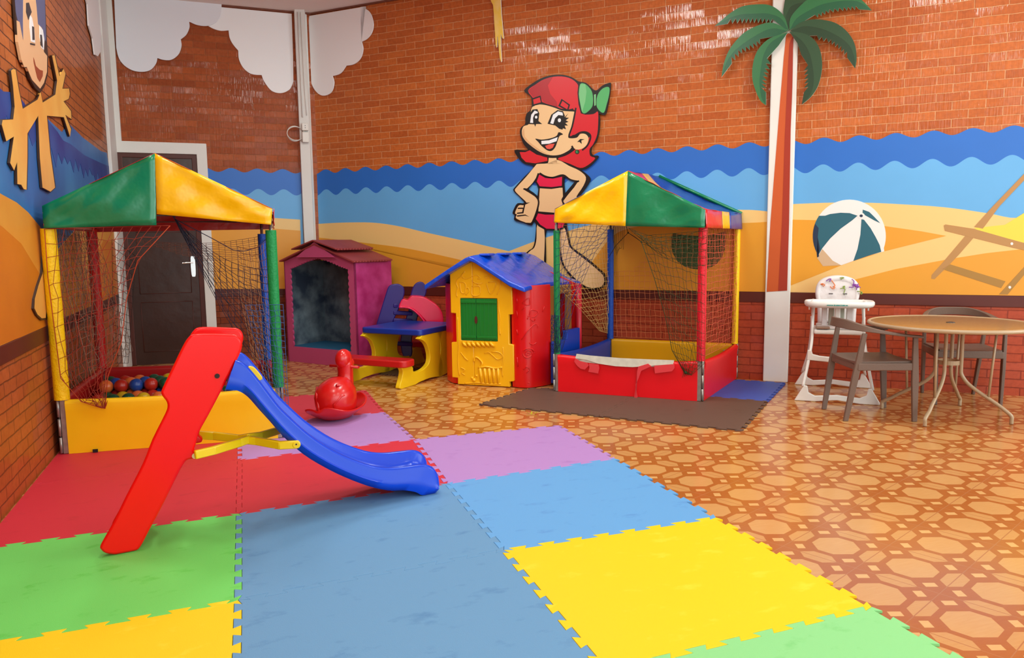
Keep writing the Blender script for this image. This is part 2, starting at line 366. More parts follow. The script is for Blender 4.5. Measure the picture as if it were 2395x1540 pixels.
MB().tube([(x2.x, x2.y, CE-.03), (x2.x+.01, x2.y-.004, 3.2), (x2.x+.02, x2.y-.004, 2.88)], .005, 6).build('conduit_pipe', white_paint, cond)
box_m = mat('white plastic box', (222, 216, 206), .4, .5); dark_hole = mat('dark socket hole', (40, 34, 32), .5)
zt = upz(300, xx)
for k, (zz, hh) in enumerate([(upz(298, xx), .085), (upz(322, xx), .12)]):
    bx = thing('junction_box' if k else 'socket_outlet', ['white socket outlet box on the corner column', 'white junction box just below the socket outlet, beside the coiled cable'][k], 'socket' if k == 0 else 'junction box', (xx.x+.02, xx.y, zz))
    c3 = Vector((xx.x+.02, xx.y-.028, zz))
    MB().box(c3, (.075, .05, hh)).build('box_body', box_m, bx, bevel=.006)
    if k == 0:
        m = MB()
        for dz in (-.012, .012): m.tube([c3+Vector((0, -.024, dz)), c3+Vector((0, -.0265, dz))], .005, 8)
        m.build('socket_hole', dark_hole, bx)
m = MB(); cc = Vector((A.x-.06, DWY-.10, upz(316, A)))
for k in range(3):
    m.tube([cc+Vector((math.cos(t)*(.088+.006*k)+.006*k, -.008*k, math.sin(t)*(.088-.005*k))) for t in [i*2*math.pi/28 for i in range(28)]], .0045, 6, closed=True)
m.tube([cc+Vector((.088, 0, .02)), cc+Vector((.1, -.02, .06)), Vector((xx.x, xx.y-.03, cc.z+.02))], .0045, 6)
m.tube([cc+Vector((.05, 0, -.07)), cc+Vector((.1, -.02, -.09)), Vector((xx.x, xx.y-.03, cc.z-.05))], .0045, 6)
tag(m.build('coiled_cable', box_m), 'coiled white cable hanging beside the corner column', 'cable')

# palm tree column
pl, pr = bw(1786, 888), bw(1845, 893)
off = .09
g0 = fl(1786, 889); g1 = fl(1843, 893)
cdir = Vector((S2, -S2, 0)); 
def scoord(p): return p.x*S2-p.y*S2
s0, s1 = scoord(g0), scoord(g1)
def bp_(s, off, z): return Vector((BWC/2, BWC/2, z))+cdir*s+NB*off
coff = (BWC-(g0.x+g0.y))*S2
coff = max(.05, min(.14, coff))
struct(MB().prism([bp_(s0, 0, 0), bp_(s0, coff, 0), bp_(s1, coff, 0), bp_(s1, 0, 0)], (0, 0, CE)).build('trim_9', white_paint, bevel=.008))
def cf(x, y, o=0): return bw(x, y, coff+o)
palm = thing('palm_tree_decoration', 'painted palm tree with dark green fronds on the white column', 'palm decoration', bp_((s0+s1)/2, coff, 0))
tr1 = mat('palm trunk orange', (196, 86, 34), .5, .4); tr2 = mat('palm trunk red brown', (160, 48, 24), .5, .4)
C3 = crop(1600, 0, 2.961)
m = MB(); cutout(m, C3([(708, 230), (755, 235), (738, 900), (725, 1540)])+[(1841, 680), (1793, 683)]+C3([(598, 1540), (665, 700), (690, 400)]), cf, NB, 0, .003, 0)
cutout(m, C3([(730, 300), (757, 235), (750, 600), (738, 900), (727, 1540)])+[(1841, 680), (1820, 681)]+C3([(678, 1540), (695, 1000), (718, 500)]), cf, NB, .003, .002, 1)
m.build('trunk', [tr1, tr2], palm)
fg = mat('frond green', (32, 92, 60), .35, .5); fd = mat('frond dark green', (34, 62, 38), .35, .5); fedge = mat('frond board edge', (220, 226, 210), .5)
fmid = mat('frond mid green', (46, 112, 66), .35, .5)
def serrate(pts, dx, dy):
    out = []
    for i in range(len(pts)-1):
        a, b = pts[i], pts[i+1]; n = max(1, int(math.hypot(b[0]-a[0], b[1]-a[1])/26))
        for k in range(n):
            t = k/n; out.append((a[0]+(b[0]-a[0])*t, a[1]+(b[1]-a[1])*t)); t = (k+.82)/n
            out.append((a[0]+(b[0]-a[0])*t+dx, a[1]+(b[1]-a[1])*t+dy))
    return out
fronds = [
 ([(725, 215), (700, 130), (660, 75), (590, 35), (500, 30), (400, 45), (320, 90), (260, 140), (212, 180)], [(300, 165), (400, 160), (540, 158), (620, 165)], (-4, -34), [(690, 195)], 0),
 ([(720, 215), (640, 165), (560, 160), (440, 210), (370, 270), (310, 350), (275, 440), (258, 535)], [(330, 440), (400, 370), (480, 335), (550, 295)], (-22, -28), [(640, 250)], 0),
 ([(720, 222), (600, 262), (530, 320), (490, 390), (472, 480), (475, 560), (500, 640), (530, 700), (568, 730)], [(568, 640), (575, 560), (595, 480), (612, 410)], (-36, -12), [(655, 315), (692, 262)], 0),
 ([(730, 220), (800, 225), (870, 250), (920, 300), (950, 380), (955, 480), (930, 590), (880, 670), (815, 725)], [(830, 640), (832, 550), (828, 460)], (30, -14), [(812, 380), (785, 300)], 1),
 ([(735, 215), (800, 160), (880, 135), (980, 140), (1060, 165), (1130, 220), (1180, 300), (1195, 400), (1185, 475)], [(1130, 400), (1070, 340), (1000, 295), (900, 270)], (14, -26), [(830, 250)], 1),
 ([(730, 212), (735, 130), (785, 60), (880, -20), (1000, -50), (1150, -40), (1230, 0), (1300, 72)], [(1210, 65), (1100, 75), (1000, 90), (900, 130)], (2, -26), [(800, 165)], 0),
 ([(722, 205), (690, 110), (690, 50), (715, -40), (790, -80), (880, -60), (850, 30), (780, 110)], [(760, 140)], (0, 0), [], 1)]
order = [6, 5, 0, 4, 1, 3, 2]
for k, fi in enumerate(order):
    top, under, dv, end, dk = fronds[fi]
    top = spline(top, 4, closed=False)
    px = C3(top+(serrate(under, *dv) if len(under) > 1 else under)+end)
    m = MB(); base = .012+.004*k
    cutout(m, px, cf, NB, base, .01, 0, 0, 1)
    o = m.build('frond', [fd if dk else fg, fedge], palm)
    # outer half of the leaf, a shade apart
    uu = under[::-1]; n = len(top)
    def us(t):
        t = t*(len(uu)-1); j = min(len(uu)-2, int(t)) if len(uu) > 1 else 0
        return (uu[0] if len(uu) == 1 else (uu[j][0]*(1-t+j)+uu[j+1][0]*(t-j), uu[j][1]*(1-t+j)+uu[j+1][1]*(t-j)))
    mid = []
    for i, a in enumerate(top):
        t = i/(n-1); w = .5*math.sin(math.pi*min(1, t*1.0))
        b = us(t); mid.append((a[0]*(1-w)+b[0]*w, a[1]*(1-w)+b[1]*w))
    m = MB(); cutout(m, C3(top+mid[::-1][1:-1]), cf, NB, base+.01, .0006, 0)
    m.build('frond_outer_half', [fmid if not dk else mat('frond olive', (44, 76, 48), .35, .5)], o if False else palm)
# ------------------------------------------------------------------ cloud boards
C1 = crop(0, 0, 2.961); CC = crop(640, 0, 2.565)
def board(name, px, wf, nrm, base, th, m, label, cat, group=None, smooth=0):
    mb = MB(); cutout(mb, px, wf, nrm, base, th, 0, smooth); return tag(mb.build(name, m), label, cat, group)
def arcs(pts, bulge=.22, n=8):
    """bumpy cloud edge: each span becomes an outward arc (points listed so that the outside lies on the left)"""
    out = []
    for i in range(len(pts)-1):
        a, b = pts[i], pts[i+1]; dx, dy = b[0]-a[0], b[1]-a[1]
        for k in range(n):
            t = k/n; h = 4*t*(1-t)*bulge; out.append((a[0]+dx*t-dy*h, a[1]+dy*t+dx*h))
    out.append(pts[-1]); return out
def lobes(*ls):
    out = []
    for l in ls: out += spline(l, 5, False) if len(l) > 2 else l
    return [p for i, p in enumerate(out) if i == 0 or math.hypot(p[0]-out[i-1][0], p[1]-out[i-1][1]) > .5]
topz = CE-.015
def wtop(wf, x, y):   # follow the joint with the ceiling
    return (x, y)
a_edge = arcs([(800, 330), (1090, 400), (1255, 275), (1308, 150)][::1], .0)
board('cloud_board', C1(lobes([(790, -30)], [(805, 330), (822, 400), (860, 452), (920, 488), (990, 497), (1045, 482), (1080, 440), (1090, 402)], [(1090, 402), (1130, 414), (1185, 414), (1235, 378), (1257, 320), (1252, 272)], [(1252, 272), (1290, 240), (1312, 190), (1310, 150)], [(1310, 150), (1370, 174), (1440, 178), (1500, 150), (1530, 95), (1535, 0)], [(1535, -30)])),
      dw, ND, .012, .012, cloud_cool, 'cool white cloud cutout beside the left pillar, above the door', 'cloud cutout')
cz = [pj((x, DWY-.01, CE-.022)) for x in (-.2, A.x-.012)]
board('cloud_board', C1(lobes([(1310, 150), (1370, 174), (1440, 178)], [(1440, 178), (1480, 200), (1530, 213), (1583, 210)], [(1583, 210), (1590, 260), (1612, 305), (1650, 350)], [(1650, 350), (1655, 410), (1685, 470), (1740, 512), (1812, 520)], [(1812, 520), (1830, 565), (1880, 628), (1945, 645), (2005, 620), (2032, 565)], [(2030, 400)], [(2020, 95)]))+[(cz[1][0]-4, cz[1][1]+1), (cz[0][0], cz[0][1]+1)]+C1([(1300, -20)]),
      dw, ND, .001, .01, cloud_white, 'large white cloud cutout left of the corner column', 'cloud cutout')
c0 = pj(bw(712, 60)); t0 = [pj(Vector((0, 0, 0))+Vector((x, BWC-x, CE-.022))) for x in (1.05, 1.62)]
board('cloud_board', [(t0[0][0], t0[0][1]+1), (t0[1][0], t0[1][1]+1)]+CC(lobes([(520, 42), (560, 58), (585, 90), (598, 145), (588, 195), (560, 232), (527, 250)], [(527, 250), (536, 295), (520, 350), (480, 385), (434, 394)], [(434, 394), (408, 432), (385, 448), (352, 456)], [(352, 456), (362, 495), (350, 545), (320, 570), (280, 570), (240, 530), (210, 450)], [(190, 300)])),
      bw, NB, .01, .012, cloud_white, 'white cloud cutout right of the corner column', 'cloud cutout')
board('cloud_board', [(196, -25), (205, 10), (208, 60), (217, 90), (222, 128), (229, 132), (236, 120), (238, -25)], lw, NL, .01, .012, cloud_white, 'narrow edge-on white cloud cutout on the left wall', 'cloud cutout')
# ------------------------------------------------------------------ beach murals
blue_d = mat('mural deep blue', (42, 108, 196), .38, .4, var=.06, vscale=2); blue_l = mat('mural light blue', (100, 170, 224), .38, .4, var=.06, vscale=1.5)
sand_l = mat('mural pale sand', (236, 194, 122), .38, .4); sand_d = mat('mural orange sand', (228, 156, 46), .38, .4, var=.04, vscale=1.5)
ballw = mat('mural white', (232, 228, 224), .4, .4); ballt = mat('mural teal', (40, 96, 112), .4, .4); balln = mat('mural navy', (34, 50, 74), .4, .4)
wood1 = mat('mural wood', (180, 132, 76), .4, .4); wood2 = mat('mural dark wood', (166, 122, 54), .4, .4); yel = mat('mural yellow', (238, 206, 70), .4, .4)
mgreen = mat('mural green', (58, 84, 44), .4, .4); ballsh = mat('mural grey tan', (206, 172, 134), .4, .4)
MM = [blue_d, blue_l, sand_l, sand_d, ballw, ballt, balln, wood1, wood2, yel, mgreen, ballsh]
PER = .2893
def wpt_b(s, z, off): return Vector((BWC/2, BWC/2, z))+cdir*s+NB*off
def wpt_d(s, z, off): return Vector((s, DWY-off, z))
def sb(p): return p.x*S2-p.y*S2
def wavy(s0, s1, zc, amp, ph):
    n = int((s1-s0)/.015)+2
    return [(s0+(s1-s0)*i/(n-1), zc+amp*math.cos(2*math.pi*(s0+(s1-s0)*i/(n-1)-ph)/PER)) for i in range(n)]
def waves(mb, wp, nrm, s0, s1, ph, top=2.235, low=1.985):
    for (pts, o, mi) in [(wavy(s0, s1, top, .024, ph), .008, 0), (wavy(s0, s1, low, .036, ph), .010, 1)]:
        P = [wp(s0, .856, 0)]+[wp(s, z, 0) for s, z in pts]+[wp(s1, .856, 0)]
        mb.prism([p+nrm*.001 for p in P], nrm*(o-.001), mi)
def layer(mb, px, wf, nrm, o, mi, smooth=0): cutout(mb, px, wf, nrm, .001, o-.001, mi, smooth)
def sc_(x, y): p = bw(x, y); return (p.x-p.y)*S2
def ph_(x): return sc_(x, 350)
# main stretch of the back wall
m = MB(); sA, sB = sc_(738, 450), sc_(1799, 500)
waves(m, wpt_b, NB, sA, sB, ph_(1678))
yb = lambda x: pj(wpt_b(sc_(x, 680), .856, .01))[1]
layer(m, [(745, yb(745)), (743, 524)]+spline([(743, 524), (800, 521), (870, 521), (930, 529), (1000, 545), (1100, 567), (1190, 588)], 4, False)+spline([(1190, 588), (1245, 567), (1300, 549), (1400, 522), (1560, 497), (1733, 491), (1797, 495)], 4, False)+[(1797, yb(1797))], bw, NB, .012, 2)
layer(m, [(745, yb(745)), (744, 556)]+spline([(744, 556), (850, 568), (960, 583), (1100, 614), (1250, 655), (1330, 690)], 4, False)+[(1330, yb(1330)-.5)], bw, NB, .013, 3)
layer(m, [(1340, yb(1340))]+spline([(1340, yb(1340)), (1380, 620), (1425, 560), (1470, 535), (1560, 524), (1733, 522), (1798, 519)], 5, False)+[(1797, yb(1797))], bw, NB, .014, 3)
Z3 = crop(1240, 380, 4.435)
layer(m, Z3([(1482, 735), (1462, 780), (1464, 880), (1482, 950), (1530, 1030), (1600, 1080), (1680, 1105), (1760, 1112), (1850, 1100), (1930, 1060), (1990, 990), (2020, 900), (2028, 800), (2030, 715), (1930, 740), (1800, 765), (1600, 755)]), bw, NB, .015, 10)
tag(m.build('beach_mural', MM), 'long printed beach mural between the corner column and the palm column', 'wall mural')
# right stretch
m = MB(); s0r, s1r = sc_(1853, 450), sc_(2460, 560)
waves(m, wpt_b, NB, s0r, s1r, ph_(2093))
C5 = crop(1850, 250, 3.277)
ybr = (yb(2470)-250)*3.277; ybl = (yb(1852)-250)*3.277
far = 2000
layer(m, C5([(-14, ybl), (-6, 747)]+spline([(-6, 747), (300, 735), (560, 735), (800, 745), (1170, 770), (1500, 815), (1740, 852), (far, 780)], 4, False)+[(far, ybr)]), bw, NB, .012, 2)
layer(m, C5([(-8, 865), (230, 870), (500, 890), (720, 915), (1000, 955), (1190, 990), (1100, 1012), (700, 1112), (400, 1210), (200, 1290), (-12, 1375)]), bw, NB, .013, 3)
layer(m, C5([(200, ybl+4), (500, 1322), (800, 1245), (1200, 1170), (1500, 1122), (1786, 1090), (far, 1080), (far, ybr)]), bw, NB, .013, 3)
# beach ball
def bc(a, r=280, cx=447, cy=992): return (cx+r*math.cos(a), cy+r*1.0*math.sin(a))
full = [bc(math.radians(t)) for t in range(0, 360, 6)]
def under_ok(p): return True
ballout = [p for p in full if not (p[1] > 1365-(p[0]-8)*.372 )]
cutl = [(715, 1108), (600, 1140), (470, 1185), (385, 1215)]
right = [bc(math.radians(t)) for t in range(-172, 25, 6)]
outl = [(245, 1222), (200, 1160)]+[bc(math.radians(t)) for t in range(145, 360+23, 6)]+cutl
layer(m, C5(outl), bw, NB, .0135, 4)
layer(m, C5([(200, 1160), (245, 1222), (385, 1215), (320, 1180), (240, 1090)]), bw, NB, .0142, 11)
hub = (538, 836)
layer(m, C5([(510, 835), (450, 815), (380, 812), (300, 822), (262, 835)]+[bc(math.radians(t)) for t in range(214, 144, -6)]+[(200, 1155), (240, 1085), (300, 1010), (380, 935), (470, 870)]), bw, NB, .0142, 5)
layer(m, C5([bc(math.radians(t)) for t in range(200, 144, -6)]+[(200, 1155), (225, 1090), (205, 1000), (212, 930)]), bw, NB, .0148, 6)
layer(m, C5([(540, 862), (560, 866), (610, 930), (650, 1000), (680, 1060), (692, 1112), (600, 1140), (478, 1182), (510, 1090), (532, 980)]), bw, NB, .0142, 5)
layer(m, C5([(550, 788), (600, 806), (640, 845), (685, 893), (640, 872), (565, 830), (548, 815)]), bw, NB, .0142, 5)
layer(m, C5([(hub[0]+28*math.cos(t/8*math.pi), hub[1]+24*math.sin(t/8*math.pi)) for t in range(16)]), bw, NB, .0152, 4)
layer(m, C5([(hub[0]+13*math.cos(t/6*math.pi), hub[1]+11*math.sin(t/6*math.pi)) for t in range(12)]), bw, NB, .0157, 6)
# painted deck chair
layer(m, C5([(1405, 930), (1640, 905), (1786, 815), (far, 640), (far, 1080), (1786, 1055), (1640, 1040), (1480, 990)]), bw, NB, .0138, 9)
layer(m, C5([(1405, 920), (1550, 760), (1786, 515), (far, 300), (far, 390), (1786, 565), (1600, 760), (1470, 935)]), bw, NB, .0144, 7)
layer(m, C5([(1340, 985), (1405, 998), (1290, 1130), (1215, 1210), (1100, 1322), (1075, 1318), (1078, 1290), (1180, 1175)]), bw, NB, .0144, 7)
layer(m, C5([(1172, 910), (1185, 902), (1400, 935), (1700, 1020), (far, 1100), (far, 1150), (1640, 1065), (1180, 950)]), bw, NB, .015, 7)
layer(m, C5([(1220, 1208), (1645, 1338), (1610, 1390), (1160, 1245)]), bw, NB, .0144, 8)
layer(m, C5([(1595, ybr*.0+1438), (1786, 1230), (far, 1000), (far, 1070), (1786, 1290), (1660, 1440)]), bw, NB, .0148, 8)
for (x, y) in [(1693, 1050), (1677, 1384)]: layer(m, C5([(x+11*math.cos(t/5*math.pi), y+11*math.sin(t/5*math.pi)) for t in range(10)]), bw, NB, .016, 4)
tag(m.build('beach_mural', MM), 'beach mural with a beach ball and a deck chair, right of the palm column', 'wall mural')
# door wall stretch
m = MB(); dA, dB = dw(486, 450).x, A.x-.005
phd = dw(540, 382).x
waves(m, wpt_d, ND, dA, dB, phd)
layer(m, [(490, yb(745)+3), (487, 512), (560, 508), (640, 510), (702, 514), (704, 676), (492, 676)][1:], dw, ND, .012, 2)
layer(m, [(488, 536), (560, 534), (640, 535), (703, 540), (704, 676), (492, 676)], dw, ND, .013, 3)
tag(m.build('beach_mural', MM), 'short beach mural between the door and the corner column', 'wall mural')
# hand painted left wall
lb_d = mat('painted navy', (28, 46, 130), .45, .4, var=.25, vscale=2, rgb2=(44, 84, 156)); lb_l = mat('painted sky blue', (60, 132, 190), .45, .4, rgb2=(40, 92, 160), vscale=1.2)
ls = mat('painted ochre sand', (222, 158, 62), .45, .4, rgb2=(206, 128, 36), vscale=1.1); lh = mat('painted haze', (110, 120, 160), .45, .4)
def wl(Y, z, off): return Vector((LWX+off, Y, z))
m = MB()
m.prism([wl(Y, z, .001) for Y, z in [(1, .856), (8.965, .856), (8.965, 2.2), (8.9, 2.33), (8.5, 2.30), (7.5, 2.3), (6.9, 2.33), (6.6, 2.22), (6, 2.25), (5.6, 2.21), (5.3, 2.27), (5.0, 2.22), (4.7, 2.25), (3, 2.24), (1, 2.24)]], NL*.004, 1)
top = [(1, 2.24), (4.7, 2.25), (5.0, 2.22), (5.3, 2.27), (5.6, 2.21), (6, 2.25), (6.4, 2.2), (6.6, 2.16), (6.9, 2.17), (7.5, 2.15), (8.5, 2.18), (8.96, 2.2)]
rnd = random.Random(3); bot = []
for i in range(40):
    Y = 8.95-i*.112; bot.append((Y, 1.96+.05*rnd.random()+(.09 if i % 2 else 0)-.012*(i % 5)))
m.prism([wl(Y, z, .001) for Y, z in top+bot+[(4.5, 2.0), (1, 2.0)]], NL*.006, 0)
sp = [lw(x, y) for x, y in [(0, 455), (35, 474), (62, 497), (92, 533), (104, 590)]]
m.prism([wl(Y, z, .001) for Y, z in [(1, .856), (1, 1.95), (3, 1.86)]+[(p.y, p.z) for p in sp]+[(5.9, 1.3), (6.6, 1.45), (7.4, 1.62), (8.4, 1.68), (8.965, 1.68), (8.965, .856)]], NL*.008, 2)
m.prism([wl(p.y, p.z, .008) for p in [lw(x, y) for x, y in [(-200, 420), (0, 530), (45, 570), (88, 640), (102, 700), (106, 766), (0, 806), (-200, 880)]]], NL*.0015, 4)
m.prism([wl(Y, z, .008) for Y, z in [(6.9, .857), (7.3, 1.2), (8.2, 1.42), (8.965, 1.4), (8.965, .857)]], NL*.0015, 4)
tag(m.build('beach_mural', [lb_d, lb_l, ls, lh, mat('painted deep ochre', (214, 126, 26), .45, .4, rgb2=(190, 104, 20), vscale=1.1)]), 'hand painted sea and sand mural on the left wall', 'wall mural')

# ------------------------------------------------------------------ cartoon girl board
blk = mat('board black outline', (14, 12, 14), .4, .4); skin = mat('board skin', (238, 196, 142), .4, .4); skin2 = mat('board shaded skin', (222, 170, 120), .4, .4)
hair = mat('board red hair', (212, 36, 46), .35, .4); hair2 = mat('board dark red hair', (176, 30, 40), .35, .4); bikini = mat('board bikini pink', (226, 28, 72), .4, .4)
bowg = mat('board bow green', (84, 176, 104), .4, .4); bowl_ = mat('board bow light green', (120, 196, 130), .4, .4); wht = mat('board white', (236, 236, 236), .4, .4); lips = mat('board tongue', (226, 84, 70), .4, .4)
G = crop(1100, 150, 3.4225)
girl = thing('cartoon_girl_cutout', 'wall cutout of a red-haired cartoon girl in a pink bikini', 'wall cutout', bw(1290, 590, .03))
def gl(name, layers, mats, parent=girl):
    m = MB()
    for px, o, mi, sm_ in layers: cutout(m, G(px), bw, NB, .02, o, mi, sm_)
    return m.build(name, mats, parent)
sil = [(430, 212), (500, 152), (580, 108), (660, 88), (740, 86), (810, 104), (866, 138), (925, 150), (975, 195), (1000, 210), (1020, 205), (1060, 170), (1112, 150), (1125, 160), (1118, 240), (1100, 340), (1078, 408), (1030, 398), (1038, 440), (1032, 540), (1008, 620), (975, 665), (968, 705), (985, 730), (1028, 738), (985, 795), (930, 838), (888, 846), (920, 872), (962, 920), (930, 985), (870, 1065), (870, 1085), (830, 1110), (770, 1145), (775, 1200), (760, 1260), (775, 1300), (800, 1440), (830, 1480), (940, 1560), (1040, 1645), (1080, 1690), (1085, 1760), (1040, 1800), (930, 1800), (800, 1700), (720, 1560), (715, 1345), (608, 1335), (605, 1560), (580, 1800), (440, 1800), (430, 1560), (462, 1498), (500, 1470), (518, 1400), (525, 1285), (500, 1262), (488, 1292), (420, 1270), (352, 1250), (355, 1212), (338, 1195), (350, 1158), (378, 1115), (432, 1112), (392, 1062), (345, 1015), (358, 985), (430, 905), (508, 822), (440, 800), (395, 765), (352, 690), (440, 690), (460, 680), (425, 640), (398, 560), (405, 510), (440, 480), (440, 440), (452, 395), (480, 370), (492, 330), (490, 280), (475, 250)]
def stroke(line, w=9, closed=False, sm=4):
    L_ = spline(line, sm, closed) if len(line) > 2 and sm else list(line)
    if closed: L_ = L_+[L_[0]]
    l, r = [], []
    for i, p in enumerate(L_):
        a, b = L_[max(0, i-1)], L_[min(len(L_)-1, i+1)]; dx, dy = b[0]-a[0], b[1]-a[1]; d = math.hypot(dx, dy) or 1
        l.append((p[0]-dy/d*w/2, p[1]+dx/d*w/2)); r.append((p[0]+dy/d*w/2, p[1]-dx/d*w/2))
    return l+r[::-1]
def with_hole(outer, hole, at):
    i = outer.index(at); j = min(range(len(hole)), key=lambda k: (hole[k][0]-at[0])**2+(hole[k][1]-at[1])**2)
    h = hole[j:]+hole[:j]
    return outer[:i+1]+h+[h[0], at]+outer[i+1:]
sil = spline(sil, 3)
sil = with_hole(sil, [(525, 925), (470, 990), (465, 1003), (505, 1030), (537, 1058), (545, 1000), (530, 960)], (430, 905))
sil = with_hole(sil, [(752, 903), (752, 975), (758, 1035), (800, 985), (838, 940)][::1], (930, 985))
gl('outline_board', [(sil, .012, 0, 0)], [blk])
L1, L2, L3, L4 = .013, .014, .015, .016
gl('hair', [([(462, 212), (520, 165), (600, 118), (700, 98), (790, 110), (850, 150), (868, 200), (868, 300), (900, 395), (985, 400), (1020, 380), (1024, 450), (1016, 560), (985, 640), (955, 680), (960, 735), (1000, 755), (940, 810), (880, 832), (800, 800), (700, 760), (760, 735), (820, 700), (940, 600), (960, 560), (920, 545), (870, 560), (820, 568), (790, 575), (830, 370), (780, 365), (700, 350), (590, 310), (560, 300), (530, 310), (500, 290), (500, 270)], L1, 0, 3),
            ([(395, 705), (440, 705), (475, 690), (530, 725), (615, 745), (618, 775), (520, 795), (445, 785), (410, 750)], L1, 0, 0),
            ([(462, 212), (520, 165), (600, 118), (660, 105), (620, 170), (640, 240), (690, 300), (700, 345), (590, 305), (560, 262), (505, 265)], L2, 1, 0)], [hair, hair2])
gl('face', [([(505, 335), (590, 322), (700, 355), (745, 375), (830, 378), (820, 470), (800, 545), (785, 590), (850, 590), (880, 560), (920, 560), (945, 590), (935, 640), (900, 675), (850, 685), (815, 665), (790, 690), (720, 725), (640, 730), (560, 705), (480, 650), (430, 600), (412, 550), (425, 500), (470, 478), (480, 400)], L1+.0005, 0, 4),
            ([(412, 550), (430, 600), (480, 650), (560, 705), (640, 730), (560, 690), (480, 630), (435, 580), (430, 510)], L2, 1, 0)], [skin, skin2])
gl('neck', [([(628, 750), (688, 750), (695, 790), (750, 800), (620, 800), (625, 780)], L1, 0, 0)], [skin])
gl('face_line', [(stroke([(500, 335), (540, 318), (600, 322), (680, 345), (740, 368), (835, 374)], 12), L2, 0, 0)], [blk])
gl('hair_line', [(stroke([(845, 350), (832, 420), (815, 500), (790, 578), (830, 575), (880, 548), (925, 545), (958, 565), (960, 600), (935, 655), (895, 690)], 13), L2, 0, 0)], [blk])
gl('chin_line', [(stroke([(812, 655), (822, 685), (780, 715), (700, 742), (620, 742), (540, 715), (475, 672)], 14), L2, 0, 0)], [blk])
gl('eyebrow', [([(490, 275), (562, 252), (576, 318), (498, 336)], L2+.0004, 0, 0), ([(503, 284), (555, 266), (565, 306), (508, 322)], L2+.0012, 1, 0)], [blk, hair])
gl('eyebrow', [([(730, 278), (798, 325), (782, 378), (704, 335)], L2+.0004, 0, 0), ([(738, 294), (785, 330), (775, 362), (720, 330)], L2+.0012, 1, 0)], [blk, hair])
gl('eye', [([(455, 480), (466, 410), (498, 364), (536, 360), (552, 395), (545, 455), (575, 480), (526, 480), (519, 502), (512, 482)], L2+.0005, 0, 0), ([(455, 480), (452, 440), (440, 420), (462, 425), (452, 392), (475, 405)], L2+.0004, 0, 0), ([(438, 478), (445, 455), (465, 475)], L2+.0004, 0, 0),
            ([(478, 470), (488, 405), (515, 372), (540, 382), (540, 392), (515, 400), (502, 430), (503, 472)], L3, 1, 0), ([(527+10*math.cos(t), 425+12*math.sin(t)) for t in [i*.63 for i in range(10)]], L3, 1, 0)], [blk, wht])
gl('eye', [([(618, 478), (648, 405), (698, 368), (742, 378), (756, 412), (750, 480), (738, 525), (712, 518), (680, 492)], L2+.0005, 0, 0), ([(750, 430), (785, 394), (762, 428), (790, 430), (764, 450), (786, 462), (760, 472), (782, 492), (755, 492), (766, 522), (736, 512)], L2+.0003, 0, 0),
            ([(640, 474), (662, 405), (703, 378), (738, 388), (742, 412), (705, 408), (678, 435), (664, 480)], L3, 1, 0), ([(713+13*math.cos(t), 450+16*math.sin(t)) for t in [i*.63 for i in range(10)]], L3, 1, 0)], [blk, wht])
gl('mouth', [([(520, 597), (570, 605), (640, 595), (690, 575), (708, 545), (742, 562), (715, 575), (700, 610), (680, 665), (650, 695), (615, 690), (570, 655), (545, 625)], L2+.0005, 0, 3),
             ([(568, 615), (630, 610), (700, 585), (690, 618), (630, 638), (570, 642)], L3, 1, 0), ([(598, 655), (640, 640), (675, 638), (660, 670), (635, 682), (612, 678)], L3, 2, 0)], [blk, wht, lips])
gl('ear_line', [([(855, 625), (880, 600), (915, 602), (888, 612), (892, 640), (872, 622)], L2+.0005, 0, 0)], [blk])
gl('earring', [([(855+18*math.cos(t), 703+18*math.sin(t)) for t in [i*.45 for i in range(14)]], L2+.001, 1, 0), ([(855+13*math.cos(t), 703+13*math.sin(t)) for t in [i*.45 for i in range(14)]], L3, 0, 0)], [bowg, blk])
gl('bow', [([(866, 150), (925, 150), (972, 200), (1000, 212), (1022, 206), (1062, 172), (1118, 165), (1116, 240), (1100, 335), (1072, 402), (1030, 388), (1000, 345), (975, 362), (925, 406), (885, 395), (866, 320), (858, 230)], L2-.0005, 2, 0), ([(880, 160), (920, 160), (965, 205), (980, 250), (982, 310), (970, 350), (925, 392), (895, 385), (880, 320), (868, 240)], L2, 0, 3), ([(1110, 185), (1060, 195), (1018, 250), (1010, 330), (1035, 375), (1070, 388), (1092, 320), (1112, 240)], L2, 0, 3), ([(990, 245), (1005, 240), (1004, 330), (992, 335)], L3, 1, 0),
             ([(880, 160), (920, 160), (930, 220), (920, 300), (895, 385), (880, 320), (868, 240)], L3, 1, 0)], [bowg, bowl_, blk])
gl('torso', [([(540, 800), (620, 795), (700, 768), (790, 815), (870, 852), (925, 905), (905, 975), (850, 1060), (860, 1085), (752, 1140), (745, 1095), (860, 945), (800, 930), (742, 885), (660, 905), (600, 900), (555, 872), (500, 950), (445, 1002), (420, 1000), (500, 1050), (540, 1090), (530, 1180), (482, 1272), (370, 1238), (372, 1205), (358, 1195), (370, 1160), (392, 1130), (430, 1130), (450, 1110), (400, 1060), (358, 1015), (372, 985), (445, 905), (520, 815)], L1, 0, 3)], [skin])
gl('belly', [([(556, 995), (738, 990), (742, 1070), (728, 1085), (750, 1140), (690, 1155), (670, 1190), (545, 1180), (552, 1060)], L1, 0, 0)], [skin])
gl('leg', [([(536, 1285), (592, 1330), (590, 1560), (570, 1790), (455, 1790), (445, 1560), (475, 1500), (512, 1470), (530, 1400)], L1, 0, 3)], [skin])
gl('leg', [([(725, 1310), (762, 1330), (786, 1440), (820, 1490), (930, 1575), (1025, 1655), (1066, 1700), (1070, 1750), (1035, 1785), (935, 1785), (812, 1690), (735, 1560)], L1, 0, 3)], [skin])
